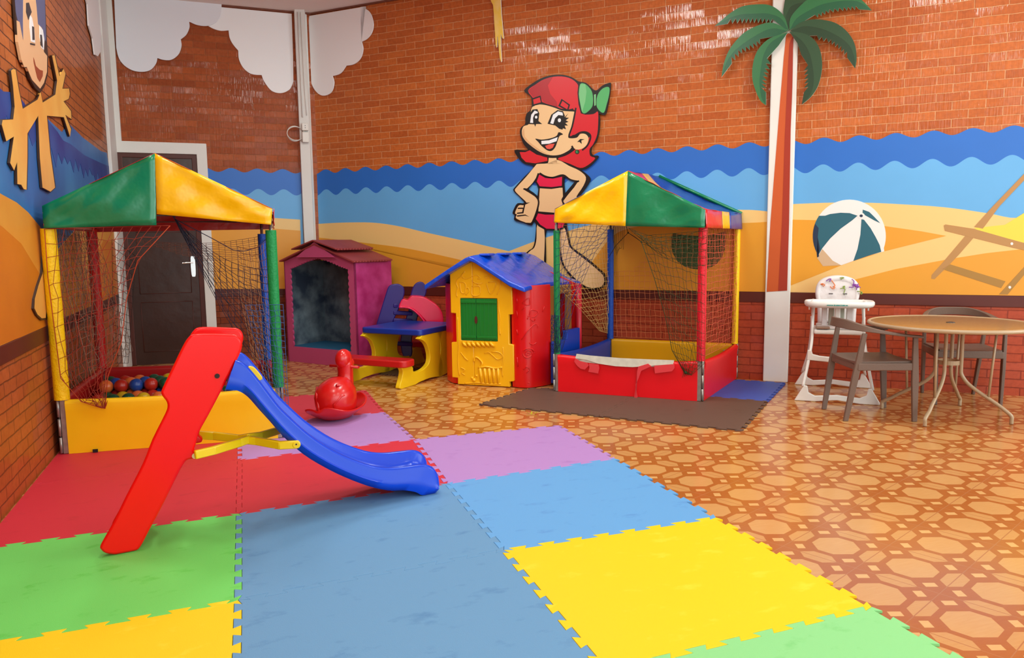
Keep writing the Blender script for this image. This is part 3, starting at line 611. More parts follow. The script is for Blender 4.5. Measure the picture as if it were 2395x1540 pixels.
gl('arm_line', [(stroke([(425, 1000), (460, 1008), (520, 1055), (546, 1095), (540, 1150), (515, 1225), (488, 1285)], 13), L2, 0, 0)], [blk])
gl('arm_line', [(stroke([(870, 935), (845, 950), (800, 1000), (738, 1080), (755, 1130)], 13), L2, 0, 0)], [blk])
gl('arm_line', [(stroke([(555, 872), (600, 898), (660, 908), (742, 888), (800, 925), (865, 940)], 11), L2, 0, 0)], [blk])
gl('finger_line', [([(430, 1112), (478, 1108), (440, 1125), (432, 1160), (425, 1195), (372, 1200), (375, 1190), (415, 1185), (420, 1160), (378, 1160), (382, 1150), (425, 1150)], L2, 0, 0)], [blk])
gl('finger_line', [([(372, 1212), (440, 1205), (470, 1222), (440, 1214), (375, 1222)], L2, 0, 0)], [blk])
gl('bikini_top', [([(540, 872), (600, 900), (660, 906), (750, 892), (750, 985), (650, 1000), (550, 994), (515, 940)], L2, 1, 0), ([(552, 885), (600, 912), (660, 918), (735, 902), (732, 975), (650, 985), (555, 978), (532, 940)], L3, 0, 0)], [bikini, blk])
gl('bikini_bottom', [([(535, 1180), (600, 1192), (690, 1192), (780, 1178), (775, 1265), (745, 1322), (690, 1335), (605, 1332), (545, 1298), (508, 1245)], L2, 1, 0), ([(542, 1196), (600, 1206), (690, 1206), (770, 1194), (762, 1260), (738, 1308), (690, 1320), (610, 1318), (560, 1286), (524, 1240)], L3, 0, 0)], [bikini, blk])

# ------------------------------------------------------------------ cartoon boy board on the left wall
boy = thing('cartoon_boy_cutout', 'wall cutout of a smiling cartoon boy with raised hands, on the left wall', 'wall cutout', lw(90, 500, .02))
tan_ = mat('boy board skin', (240, 190, 96), .4, .4, rgb2=(226, 160, 72), vscale=2); tanf = mat('boy face skin', (226, 178, 132), .4, .4); bhair = mat('boy hair blue', (84, 88, 128), .4, .4); bdark = mat('boy dark', (44, 36, 40), .4, .4); blkb = mat('boy board edge', (54, 30, 18), .5, .4)
B1 = crop(0, 0, 2.961); B2 = crop(0, 0, 4.277)
def bl(name, layers, mats):
    m = MB()
    for px, o, mi, sm_ in layers: cutout(m, px, lw, NL, .009, o, mi, sm_)
    return m.build(name, mats, boy)
hd = [(140, -60), (145, 0), (152, 120), (165, 300), (190, 480), (222, 630), (245, 680), (275, 680), (300, 790), (350, 880), (405, 930), (450, 860), (480, 740), (482, 560), (470, 400), (452, 0), (452, -60)]
bodyp = [(78, 490), (92, 478), (108, 482), (130, 620), (158, 755), (262, 690), (282, 640), (296, 712), (385, 655), (397, 560), (362, 385), (378, 382), (412, 530), (440, 478), (454, 510), (432, 615), (478, 613), (484, 650), (476, 685), (440, 702), (492, 770), (495, 826), (452, 795), (492, 895), (485, 945), (443, 812), (325, 802), (348, 1060), (382, 1300), (350, 1328), (296, 1300), (278, 1100), (266, 800), (190, 925), (190, 1090), (184, 1315), (165, 1310), (148, 1280), (122, 1275), (120, 1120), (98, 1180), (72, 1130), (98, 945), (45, 978), (14, 865), (20, 832), (93, 828), (103, 740), (92, 600)]
def grow(px, k):
    cx = sum(p[0] for p in px)/len(px); cy = sum(p[1] for p in px)/len(px)
    out = []
    n = len(px)
    ar = sum(px[i][0]*px[(i+1) % n][1]-px[(i+1) % n][0]*px[i][1] for i in range(n))
    s = 1 if ar > 0 else -1
    for i in range(n):
        a, b, c = px[i-1], px[i], px[(i+1) % n]
        dx, dy = c[0]-a[0], c[1]-a[1]; l = math.hypot(dx, dy) or 1
        out.append((b[0]+s*dy/l*k, b[1]-s*dx/l*k))
    return out
bl('outline_board', [(B2(hd), .012, 0, 0), (B1(grow(bodyp, 5)), .012, 0, 0), (grow([(104, 600), (100, 640), (90, 670), (82, 700), (80, 722), (88, 738), (98, 748), (108, 748), (112, 700), (112, 620)], 2), .012, 0, 0)], [blkb])
bl('body', [(B1(bodyp), .013, 0, 0), ([(104, 600), (100, 640), (90, 670), (82, 700), (81, 722), (88, 736), (98, 745), (107, 744), (111, 700), (111, 620)], .013, 0, 0)], [tan_])
bl('hair', [(B2([(146, -60), (150, 0), (160, 130), (178, 210), (205, 260), (230, 390), (250, 430), (300, 420), (340, 330), (420, 300), (440, 380), (462, 420), (450, 0), (448, -60)]), .013, 0, 0)], [bhair])
bl('face', [(B2([(235, -60), (232, 200), (235, 420), (245, 560), (272, 680), (322, 800), (402, 888), (440, 830), (470, 720), (472, 560), (440, 520), (420, 280), (380, 240), (365, 60), (350, -60)]), .014, 0, 0),
            (B2([(170, 205), (196, 220), (238, 440), (268, 620), (272, 670), (245, 672), (215, 600), (180, 420)]), .0145, 0, 0)], [tanf])
bl('eye', [(B2([(398, 258), (430, 300), (445, 400), (440, 500), (415, 480), (398, 380)]), .0155, 0, 0), (B2([(402, 345), (420, 350), (430, 480), (408, 450)]), .0165, 1, 0)], [wht, bdark])
bl('eyebrow', [(B2([(262, 30), (290, 25), (318, 120), (300, 160), (285, 200), (262, 120)]), .0155, 1, 0)], [wht, bdark])
bl('eye', [(B2([(300, 140), (322, 180), (345, 300), (352, 430), (312, 415), (298, 280)]), .0155, 0, 0),
            (B2([(322, 262), (342, 270), (348, 400), (326, 400)]), .0165, 1, 0), (B2([(305, 430), (352, 440), (352, 456), (305, 446)]), .0165, 1, 0)], [wht, bdark])
bl('mouth', [(B2([(335, 575), (345, 600), (360, 660), (400, 700), (430, 708), (428, 760), (400, 820), (375, 780), (355, 700), (338, 620)]), .0155, 0, 0)], [mat('boy mouth', (150, 66, 34), .4)])
# ------------------------------------------------------------------ splintered yellow board tip high on the wall
Y1 = crop(1120, 0, 9.625)
raym = mat('yellow board', (236, 196, 60), .4, .4, var=.1, vscale=12, rgb2=(240, 205, 120))
m = MB()
cutout(m, Y1([(262, -120), (270, 20), (318, 110), (335, 300), (350, 560), (366, 800), (378, 1010), (395, 1070), (410, 1050), (415, 830), (425, 820), (445, 1060), (470, 1300), (500, 1398), (515, 1370), (498, 1100), (490, 760), (500, 790), (525, 860), (548, 868), (558, 840), (530, 560), (505, 300), (490, 0), (485, -120)]), bw, NB, .02, .014, 0, 0, 1)
tag(m.build('sun_ray_board', [raym, wht]), 'splintered yellow board tip hanging high on the brick wall', 'wall decoration')
# ------------------------------------------------------------------ foam mats
def foam(name, rgb, dirt):
    m = bpy.data.materials.new(name); m.use_nodes = True; nt = m.node_tree; b = nt.nodes['Principled BSDF']; N = nt.nodes.new; L = nt.links.new
    g = N('ShaderNodeNewGeometry'); n = N('ShaderNodeTexNoise'); n.inputs['Scale'].default_value = 5.5; n.inputs['Detail'].default_value = 9; n.inputs['Roughness'].default_value = .62
    mp = N('ShaderNodeMapping'); mp.inputs['Scale'].default_value = (1.1, 1.9, 1); mp.inputs['Rotation'].default_value = (0, 0, -.36); L(g.outputs['Position'], mp.inputs[0]); L(mp.outputs[0], n.inputs['Vector'])
    r = N('ShaderNodeValToRGB'); r.color_ramp.elements[0].position = .27; r.color_ramp.elements[1].position = .42
    r.color_ramp.elements[0].color = lin(dirt)+(1,); r.color_ramp.elements[1].color = lin(rgb)+(1,); L(n.outputs['Fac'], r.inputs[0]); L(r.outputs[0], b.inputs['Base Color'])
    b.inputs['Roughness'].default_value = .55; b.inputs['Specular IOR Level'].default_value = .35
    n2 = N('ShaderNodeTexNoise'); n2.inputs['Scale'].default_value = 260; L(g.outputs['Position'], n2.inputs['Vector'])
    bp = N('ShaderNodeBump'); bp.inputs['Strength'].default_value = .25; bp.inputs['Distance'].default_value = .002; L(n2.outputs['Fac'], bp.inputs['Height']); L(bp.outputs['Normal'], b.inputs['Normal'])
    return m
f_red = foam('foam red', (204, 44, 60), (186, 38, 52)); f_blue = foam('foam blue', (98, 148, 190), (82, 132, 178)); f_lblue = foam('foam light blue', (96, 160, 216), (84, 142, 204))
f_green = foam('foam green', (108, 206, 96), (80, 188, 62)); f_pgreen = foam('foam pale green', (136, 208, 134), (118, 196, 116)); f_yel = foam('foam yellow', (240, 200, 3), (242, 214, 50))
f_lil = foam('foam lilac', (176, 132, 196), (164, 118, 186)); f_brown = foam('foam brown', (98, 74, 62), (88, 64, 52)); f_indigo = foam('foam indigo', (64, 92, 180), (54, 80, 168)); f_pink = foam('foam coral', (204, 60, 74), (190, 50, 66))
MT = .012
meas = {(0, 0): (-.018, 3.893), (0, 1): (-.034, 2.909), (1, 0): (1.080, 3.945), (1, 1): (1.062, 2.963), (2, 0): (2.178, 4.010), (2, 1): (2.150, 2.936), (2, 2): (2.133, 1.974), (2, -1): (2.207, 4.919), (1, -1): (1.133, 4.954), (0, -1): (0.0, 4.906)}
def node(i, j):
    if (i, j) in meas: return Vector((meas[(i, j)][0], meas[(i, j)][1], 0))
    return Vector((-.022+1.09*i-.017*j*(1 if j > 0 else .9), 3.895+.045*i*.6-.978*j, 0)) if not (i == -1) else Vector((LWX+.012, 3.87-.98*j, 0))
def edge(a, b, flip=1, nt=8, t=.028, flat=False):
    """interlocking dovetail edge from a to b, shared by both neighbours"""
    if flat: return [a, b]
    d = b-a; Ln = d.length; d = d/Ln; n = Vector((-d.y, d.x, 0)); out = [a.copy()]; p = Ln/nt
    for k in range(nt):
        s = k*p; w = p*.5; c = s+p*.5
        for (x, y) in [(c-w*.38, -t*.5), (c-w*.62, t*.5), (c+w*.62, t*.5), (c+w*.38, -t*.5)]:
            out.append(a+d*x+n*(y*flip))
        if k < nt-1: out.append(a+d*(s+p)-n*(t*.5*flip)) if False else None
    out = [v for v in out if v is not None]; out.append(b.copy()); return out
def key(a, b): return (round(a.x, 3), round(a.y, 3), round(b.x, 3), round(b.y, 3))
EDG = {}
def sedge(a, b, flat=False):
    k = key(a, b); kr = key(b, a)
    if kr in EDG: return EDG[kr][::-1]
    if k not in EDG: EDG[k] = edge(a, b, flat=flat)
    return EDG[k]
def mat_tile(c4, m, label, group='interlocking foam floor mats', flats=(0, 0, 0, 0), z=0):
    P = []
    for i in range(4):
        e = sedge(c4[i], c4[(i+1) % 4], bool(flats[i])); P += e[:-1]
    cen = sum(c4, Vector())/4
    # hairline joint all round
    P = [p+(cen-p).normalized()*.0008 for p in P]
    mb = MB(); mb.prism([p+Vector((0, 0, z)) for p in P], (0, 0, MT))
    o = mb.build('foam_mat', m, bevel=.002, seg=2); return tag(o, label, 'foam mat', group)
def G4(i, j): return [node(i, j+1), node(i+1, j+1), node(i+1, j), node(i, j)]
lay = [(-1, 0, f_green, 'green foam mat under the foot of the red slide ladder'), (0, 0, f_blue, 'blue foam mat in front of the bottom lip of the blue slide'), (1, 0, f_lblue, 'lighter blue foam mat between the yellow and the lilac mats at the tiled floor'),
       (-1, 1, f_yel, 'yellow foam mat at the bottom left corner, beside the green one'), (0, 1, f_blue, 'nearest blue foam mat, between two yellow mats'), (1, 1, f_yel, 'large bright yellow foam mat right of the blue mats'),
       (1, 2, f_pgreen, 'pale green foam mat nearest the camera, below the bright yellow mat'),
       (-1, -1, f_red, 'red foam mat in front of the yellow ball pit panel, along the left wall'), (0, -1, f_red, 'red foam mat under the middle of the blue slide chute'), (1, -1, f_lil, 'lilac foam mat right of the slide lip, beside the tiled floor'),
       (-1, -2, f_red, 'red foam mat under the left half of the ball pit'), (0, -2, f_lil, 'lilac foam mat under the red rocking toy'), (0, -3, f_pink, 'coral red foam mat behind the red rocking toy')]
for (i, j, m_, lab) in lay:
    mat_tile(G4(i, j), m_, lab, flats=(0, 0, 0, 1 if i == -1 else 0))
# mats under the second ball pit
o_ = Vector((3.332, 4.281, 0)); e1 = Vector((-.696, .766, 0))*1.03; e2 = Vector((.752, .66, 0))*1.075
def K4(a, b): return [o_+e1*a+e2*b, o_+e1*a+e2*(b+1), o_+e1*(a+1)+e2*(b+1), o_+e1*(a+1)+e2*b]
mat_tile(K4(0, 0), f_brown, 'dark brown foam mat under the right half of the red ball pit panel')
kq = K4(1, 0); kq[2] = Vector((2.56, 6.33, 0))
mat_tile(kq, f_brown, 'dark brown foam mat between the playhouse and the red ball pit panel')
b4 = K4(0, 1)
def clampw(p):
    s = p.x+p.y; lim = BWC-.10*math.sqrt(2)-.02
    return p if s < lim else p-Vector((1, 1, 0))*((s-lim)/2)
b4 = [b4[0], clampw(b4[1]), clampw(b4[2]), b4[3]]
mat_tile(b4, f_indigo, 'indigo blue foam mat at the foot of the palm column')
c = fl(903, 878); ex = Vector((.64, -.77, 0)); ey = Vector((.77, .64, 0))
mat_tile([c-ex*.1, c+ex*.3-ey*.0, c+ex*.3+ey*.45, c-ex*.1+ey*.45], f_brown, 'small dark brown foam mat lying under the picnic table')
# ------------------------------------------------------------------ ball pit tents
def vinyl(name, rgb, rough=.28, bump=.5):
    return mat(name, rgb, rough, .5, bump=bump, bscale=7, coat=.2, croug=.15)
v_green = vinyl('vinyl green', (0, 122, 78)); v_yel = vinyl('vinyl yellow', (250, 190, 0)); v_red = vinyl('vinyl red', (222, 24, 30)); v_blue = vinyl('vinyl blue', (20, 52, 150))
v_dred = vinyl('vinyl inner red', (176, 30, 30)); p_red = mat('padded red', (235, 14, 26), .35, .5, bump=.25, bscale=5); p_yel = mat('padded yellow', (255, 200, 8), .38, .5, bump=.35, bscale=4)
p_yel2 = mat('padded ochre', (236, 172, 6), .38, .5, bump=.2, bscale=4); p_blue = mat('padded blue', (16, 60, 160), .4, .5, bump=.2, bscale=4); p_dred = mat('padded dark red', (170, 22, 22), .35, .5)
alu = mat('aluminium strip', (176, 168, 160), .35, .5, metal=.6, var=.2, vscale=30); foam_w = mat('bare white foam', (226, 222, 204), .8, .2, var=.15, vscale=20)
s_green = mat('sleeve green', (10, 140, 70), .5, .4, bump=.3, bscale=60); s_blue = mat('sleeve blue', (14, 74, 176), .5, .4, bump=.3, bscale=60); s_red = mat('sleeve red', (226, 26, 46), .5, .4, bump=.3, bscale=60); s_yel = mat('sleeve yellow', (252, 206, 0), .5, .4, bump=.3, bscale=60)
s_dred = mat('sleeve dark red', (196, 20, 16), .5, .4, bump=.3, bscale=60)
steel = mat('steel pole', (150, 140, 134), .4, .5, metal=.7)
def cord(rgb): return mat('net cord %d %d %d' % rgb, rgb, .7, .2)
def V2(p, z): return Vector((p[0], p[1], z))
def lerpc(curve, t):
    t = max(0, min(1, t))*(len(curve)-1); i = min(len(curve)-2, int(t)); return curve[i].lerp(curve[i+1], t-i)
def net(parent, name, Lc, Rc, nu, nv, m, sag=0.0, out=(0, 0, 0), r=.0017, jit=.006, mask=None, seed=1, droop=0.0):
    """knotted net stretched between two side curves"""
    Lc = [Vector(p) for p in Lc]; Rc = [Vector(p) for p in Rc]; rnd = random.Random(seed); out = Vector(out)
    g = []
    for j in range(nv+1):
        row = []
        for i in range(nu+1):
            u, v = i/nu, j/nv; p = lerpc(Lc, v).lerp(lerpc(Rc, v), u)
            b = math.sin(math.pi*u)
            p = p+out*(sag*b*math.sin(math.pi*min(1, v*1.0)))+Vector((0, 0, -droop*b))
            if 0 < i < nu and 0 < j < nv: p = p+Vector((rnd.uniform(-jit, jit), rnd.uniform(-jit, jit), rnd.uniform(-jit, jit)))
            row.append(p)
        g.append(row)
    mb = MB()
    ok = lambda i, j: mask is None or mask(i/nu, j/nv)
    def run(seq):
        cur = []
        for (i, j) in seq+[None]*0:
            if ok(i, j): cur.append(g[j][i])
            else:
                if len(cur) > 1: mb.tube(cur, r, 4, cap=False)
                cur = []
        if len(cur) > 1: mb.tube(cur, r, 4, cap=False)
    for j in range(nv+1): run([(i, j) for i in range(nu+1)])
    for i in range(nu+1): run([(i, j) for j in range(nv+1)])
    if mb.v: return mb.build(name, m, parent)
def sleeve(parent, name, p, z0, z1, r, m, top=None, lean=(0, 0)):
    p = Vector((p[0], p[1], 0)); n = 12; t = []
    for i in range(n+1):
        k = i/n; t.append(p+Vector((lean[0]*k, lean[1]*k, z0+(z1-z0)*k)))
    return MB().tube(t, r, 16).build(name, m, parent, sharp=60)
def panel(parent, a, b, z1, th, m, nrm, sagy=0, name='side_panel', z0=0.013, roll=.028):
    """padded board with a rounded top edge"""
    a = Vector((a[0], a[1], 0)); b = Vector((b[0], b[1], 0)); n = Vector(nrm).normalized(); rings = []
    N = 16
    for i in range(N+1):
        u = i/N; p = a.lerp(b, u); zt = z1-sagy*math.sin(math.pi*u); ring = []
        h = th/2
        prof = [(-h*.7, z0), (-h*.75, zt*.5), (-h*.8, zt-.09), (-h*1.5, zt-.07)]
        prof = [(-h*.7, z0), (-h*.75, zt*.5), (-h*.8, zt-.08)]
        for k in range(7): t = math.pi*(k/6); prof.append((-math.cos(t)*roll*1.0, zt-roll+math.sin(t)*roll))
        prof += [(h*.8, zt-.08), (h*.75, zt*.5), (h*.7, z0)]
        rings.append([p+n*x+Vector((0, 0, z)) for x, z in prof])
    return MB().loft(rings).build(name, m, parent, sharp=50)
def fabric(parent, name, c4, m, nu=14, nv=8, amp=.008, seed=0, th=.0025, dirn=(0, 0, 1), sagtop=0):
    """cloth quad: c4 = bottom-left, bottom-right, top-right, top-left, slightly puckered"""
    rnd = random.Random(seed); c4 = [Vector(c) for c in c4]; n = (c4[1]-c4[0]).cross(c4[3]-c4[0]).normalized(); vs = []; fs = []
    f1, f2, f3 = rnd.uniform(5, 9), rnd.uniform(3, 7), rnd.uniform(0, 6)
    for j in range(nv+1):
        for i in range(nu+1):
            u, v = i/nu, j/nv; p = c4[0].lerp(c4[1], u).lerp(c4[3].lerp(c4[2], u), v)
            e = min(1, 6*min(u, 1-u, v+.3, 1.1-v))
            p = p+n*(amp*max(0, e)*(math.sin(u*f1+v*f2+f3)+.6*math.sin(u*17+f3*2-v*9)))
            vs.append(p)
    for j in range(nv):
        for i in range(nu): fs.append((j*(nu+1)+i, j*(nu+1)+i+1, (j+1)*(nu+1)+i+1, (j+1)*(nu+1)+i))
    mb = MB(); mb.add(vs, fs, 0, True); return mb.build(name, m, parent, solid=th)
def bracket(parent, p, z1, dirs, nrm):
    """riveted aluminium corner strips"""
    mb = MB(); p = Vector((p[0], p[1], 0))
    for d in dirs:
        d = Vector(d).normalized(); n = d.cross(Vector((0, 0, 1)))
        if n.dot(Vector(nrm)) < 0: n = -n
        ax = (d, n, Vector((0, 0, 1)))
        mb.box(p+d*.024+n*.012+Vector((0, 0, z1/2+.008)), (.046, .004, z1-.016), ax)
        for k in range(8): 
            c = p+d*.035+n*.014+Vector((0, 0, .04+k*(z1-.08)/7)); mb.tube([c, c+n*.003], .004, 6)
    a = p+Vector(nrm).normalized()*.016
    for (z0, z2) in [(.02, z1*.33), (z1*.36, z1*.66), (z1*.7, z1)]: mb.tube([a+Vector((0, 0, z0)), a+Vector((0, 0, z2))], .009, 8)
    return mb.build('corner_bracket', alu, parent)

def tent(name, label, FL, FR, BR, BL, zp, ze, zb, za, apx, cols, poles, panels, lean=(0, 0), apx2=None):
    FL, FR, BR, BL = [Vector((p[0], p[1], 0)) for p in (FL, FR, BR, BL)]
    t = thing(name, label, 'ball pit', (FL+FR+BR+BL)/4)
    ex = (FR-FL).normalized(); ey = (BR-FR).normalized(); cs = [FL, FR, BR, BL]
    outs = [(-ex-ey), (ex-ey), (ex+ey), (-ex+ey)]
    for k, (p, (m, zt, r)) in enumerate(zip(cs, poles)):
        inn = -outs[k].normalized()*.015
        o = sleeve(t, 'post_sleeve', p+inn, zp, zt, r, m, lean=lean)
        MB().tube([p+inn+Vector((0, 0, .02)), p+inn+Vector((lean[0], lean[1], ze))], .012, 10).build('post_pole', steel, o)
    names = [(FL, FR, -ey, 0), (FR, BR, ex, 1), (BR, BL, ey, 2), (BL, FL, -ex, 3)]
    for a, b, n, k in names:
        d = (b-a).normalized(); panel(t, a+d*.03, b-d*.03, zp+panels[k][1], .05, panels[k][0], n, panels[k][2])
    bracket(t, FL, zp, (ex, ey), outs[0]); bracket(t, FR, zp, (-ex, ey), outs[1]); bracket(t, BR, zp, (-ex, -ey), outs[2]); bracket(t, BL, zp, (ex, -ey), -outs[3])
    return t, ex, ey, cs, outs

# --- left ball pit
FL, FR = (-1.073, 5.512), (.289, 5.372); BR, BL = (.285, 6.735), (-1.03, 6.885)
t1, ex, ey, cs, outs = tent('ball_pit', 'netted ball pit with yellow front panel by the left wall', FL, FR, BR, BL, .372, 1.6, 1.48, 1.955, None, None,
    [(s_yel, 1.475, .046), (s_green, 1.455, .036), (s_blue, 1.45, .034), (s_dred, 1.5, .04)], [(p_yel, 0, .012), (p_dred, 0, .0), (p_dred, 0, .01), (p_dred, 0, 0)])
# canopy seen: front gable in two colours, its side slopes running back
ey = (cs[3]-cs[0]).normalized(); n1 = Vector((-(cs[1]-cs[0]).y, (cs[1]-cs[0]).x, 0)).normalized(); fo = -n1*.06
def f1(x, y): return onp(x, y, cs[0]+fo, n1)
apx = f1(362, 358); eL = f1(98, 482); eLb = f1(102, 534); seamb = f1(366, 527); seamy = f1(367, 501); eR = f1(637, 488); eRb = f1(634, 526)
fabric(t1, 'canopy_front_green', [eLb, seamb, apx, eL], v_green, 16, 10, .010, 3)
fabric(t1, 'canopy_front_yellow', [seamy, eRb, eR, apx], v_yel, 16, 10, .009, 5)
bk = Vector((.05, 1, 0)).normalized()*1.46
fabric(t1, 'canopy_right_slope', [eR, eR+bk, apx+bk, apx], v_red, 14, 10, .008, 7)
fabric(t1, 'canopy_left_slope', [eL+bk, eL, apx, apx+bk], v_dred, 14, 8, .008, 9)
fabric(t1, 'canopy_right_valance', [eRb+ex*.02, eRb+bk+ex*.02, eR+bk+ex*.01, eR+ex*.01], v_red, 14, 4, .006, 2)
fabric(t1, 'canopy_left_valance', [eLb+bk, eLb, eL, eL+bk], v_dred, 14, 4, .004, 4)
fabric(t1, 'canopy_back', [eRb+bk, eLb+bk, (eL+bk), (apx+bk)], v_dred, 14, 4, .004, 6) if False else None
mb = MB(); mb.add([eLb+bk+Vector((0, 0, .0)), eRb+bk, eR+bk, apx+bk, eL+bk], [(0, 1, 2, 3, 4)]); mb.build('canopy_back', v_dred, t1, solid=.0025)
mb = MB(); zt = 1.575
ringp = [c+Vector((0, 0, zt-.02)) for c in cs]
mb.tube(ringp, .011, 8, closed=True)
for z_ in (0,):
    mb.tube([cs[0]+Vector((0, 0, zt-.02)), apx-fo-Vector((0, 0, .02)), cs[1]+Vector((0, 0, zt-.02))], .011, 8)
mb.build('canopy_frame', steel, t1)
MB().box(onp(213+10, 1055, cs[0]-n1*.03, n1), (.03, .012, .02), (ex, ey, Vector((0, 0, 1)))).build('velcro_tab', mat('black tab', (24, 20, 20), .6), t1)
# nets
cr = cord((150, 60, 44)); cb_ = cord((120, 92, 78)); cdk = cord((40, 44, 60)); ctan = cord((206, 150, 110))
def P1(x, y, d=.0): return onp(x, y, cs[0]-n1*(.05)+n1*d, n1)
net(t1, 'front_net', [P1(104, 536), P1(112, 650), P1(126, 760), P1(142, 885), P1(190, 940), P1(238, 955)], [P1(398, 528), P1(322, 610), P1(296, 700), P1(284, 800), P1(252, 880), P1(246, 956)], 13, 17, cr, .05, -n1, jit=.011, seed=2)
mb = MB(); mb.tube([P1(104, 536), P1(112, 650), P1(126, 760), P1(142, 885), P1(190, 940), P1(238, 955)], .003, 5); mb.tube([P1(398, 528), P1(322, 610), P1(296, 700), P1(284, 800), P1(252, 880), P1(246, 956)], .003, 5)
for k in range(3): mb.tube([P1(246, 950), P1(240+6*k, 925+6*k), P1(224+12*k, 950), P1(244, 956)], .0025, 5)
mb.build('net_border_cord', cord((176, 70, 40)), t1)
net(t1, 'left_net', [V2(cs[0], 1.5), V2(cs[0]+ex*.02, .4)], [V2(cs[3], 1.5), V2(cs[3], .4)], 22, 20, cb_, .03, ex, jit=.012, seed=5)
net(t1, 'left_net', [V2(cs[0]+ey*.1, 1.48), V2(cs[0]+ex*.14+ey*.3, .45)], [V2(cs[3]+ex*.04, 1.48), V2(cs[3]+ex*.25, .5)], 12, 18, cord((150, 116, 96)), .05, ex, jit=.016, seed=6)
bp1 = cs[3]; bp2 = cs[2]; nb = (bp2-bp1).normalized()
def PB(x, y): return onp(x, y, cs[2], n1)
net(t1, 'back_net', [PB(320, 562), PB(322, 590), PB(330, 850)], [PB(636, 548), PB(640, 600), PB(644, 850)], 22, 20, cord((156, 112, 92)), 0, ex, jit=.003, seed=9, droop=.05, mask=lambda u, v: v < .10+u*.95)
net(t1, 'back_net', [PB(262, 560), PB(266, 850)], [PB(318, 600), PB(300, 850)], 4, 16, cord((60, 54, 50)), 0, ex, jit=.005, seed=10)
# right side net: gathered at a knot under the canopy and fanning to the right posts
K = P1(405, 505, .55); K = onp(408, 512, cs[1]+ey*.2, n1)
R0 = V2(cs[1]-ex*.03, 1.42); 
net(t1, 'right_net', [K, K, K+Vector((.01, 0, -.02))], [V2(cs[1], 1.18)+ey*.1, V2(cs[1], .75)+ey*.05, V2(cs[1], .33)], 16, 15, cdk, .0, ex, jit=.008, seed=11, droop=.10)
net(t1, 'right_net', [onp(556, 577, cs[1]+ey*.6, n1), onp(562, 690, cs[1]+ey*.6, n1), onp(600, 880, cs[1]+ey*.6, n1)], [V2(cs[1], 1.42), V2(cs[1]+ex*.01, .8), V2(cs[1]+ex*.02, .2)], 12, 20, cord((170, 130, 96)), .03, ex, jit=.008, seed=12, droop=.05)
net(t1, 'right_net', [V2(cs[1]-ex*.2, .95), V2(cs[1]-ex*.05, .2)], [V2(cs[1]+ex*.045, .95)-ey*.05, V2(cs[1]+ex*.05, .1)-ey*.06], 8, 20, cord((58, 96, 150)), .02, -ey, jit=.008, seed=13)
mb = MB(); mb.tube([K, onp(500, 560, cs[1]+ey*.3, n1), onp(545, 585, cs[1]+ey*.5, n1), onp(570, 588, cs[1]+ey*.6, n1), onp(600, 580, cs[1]+ey*.65, n1), onp(622, 560, cs[2], n1)], .003, 5)
for k in range(4): mb.tube([K, onp(395+k*6, 492, cs[1]+ey*.2, n1)], .003, 5)
mb.build('net_border_cord', cord((64, 60, 84)), t1)

# balls in the pit
bcol = {'red': mat('ball red', (180, 40, 26), .3, .5), 'green': mat('ball dark green', (20, 78, 52), .3, .5), 'blue': mat('ball blue', (30, 70, 150), .3, .5), 'yellow': mat('ball yellow', (206, 166, 26), .3, .5), 'orange': mat('ball orange', (222, 110, 50), .3, .5)}
rb = .0505; base = {}
for k, m_ in bcol.items():
    me = MB().sphere((0, 0, 0), rb-.0008, 24, 14).build('plastic_ball_src', m_); base[k] = me.data; bpy.data.objects.remove(me)
rnd = random.Random(11); n_ = 0
ctr = cs[0]
place = []
W_ = (cs[1]-cs[0]).length; 
for layer_i, (zz, y0, rows, x0, x1) in enumerate([(.013+rb, .46, 9, .09, W_-.1), (.013+rb+.083, .52, 8, .10, W_-.15), (.013+rb+.166, .62, 7, .10, W_*.8), (.013+rb+.249, .76, 5, .14, W_*.55)]):
    for r_ in range(rows):
        yy = y0+r_*.0905+layer_i*.0; xs = x0+(r_ % 2)*.052
        while xs < x1:
            place.append((xs, yy, zz)); xs += .1035
pts_used = []
for (xs, yy, zz) in place:
    p = ctr+ex*xs+ey*yy+Vector((0, 0, zz))
    if yy > 1.29 or (zz > .3 and yy > 1.0): continue
    k = rnd.choice(['red', 'red', 'red', 'green', 'green', 'green', 'green', 'blue', 'yellow', 'orange'])
    o = bpy.data.objects.new('plastic_ball', base[k]); scene.collection.objects.link(o); o.location = p
    tag(o, {'red': 'red plastic ball heaped in the ball pit behind the yellow panel', 'green': 'dark green plastic ball heaped in the ball pit behind the yellow panel', 'blue': 'blue plastic ball heaped in the ball pit behind the yellow panel', 'yellow': 'yellow plastic ball heaped in the ball pit behind the yellow panel', 'orange': 'orange plastic ball heaped in the ball pit behind the yellow panel'}[k], 'plastic ball', k+' plastic balls in the ball pit')

# --- right ball pit
FL = Vector((2.708, 6.097, 0)); FR = Vector((3.640, 5.204, 0)); exx = (FR-FL).normalized(); eyy = Vector((-exx.y, exx.x, 0))
BR = Vector((4.56, 5.965, 0)); BL = Vector((3.655, 6.85, 0))
t2, ex, ey, cs, outs = tent('ball_pit', 'netted ball pit with torn red front panel and a yellow and green gabled canopy', FL, FR, BR, BL, .352, 1.6, 1.46, 1.94, None, None,
    [(s_green, 1.452, .028), (s_red, 1.462, .036), (s_yel, 1.46, .031), (s_blue, 1.47, .033)], [(p_red, 0, .03), (p_red, .0, .02), (p_yel2, .0, .0), (p_blue, 0, .02)])
n2 = Vector((-ex.y, ex.x, 0)); fo = -n2*.055
def f2(x, y): return onp(x, y, cs[0]+fo, n2)
apx = f2(1468, 400); eL = f2(1297, 489); eLb = f2(1295, 521); sb_ = f2(1463, 529); eR = f2(1650, 490); eRb = f2(1648, 533)
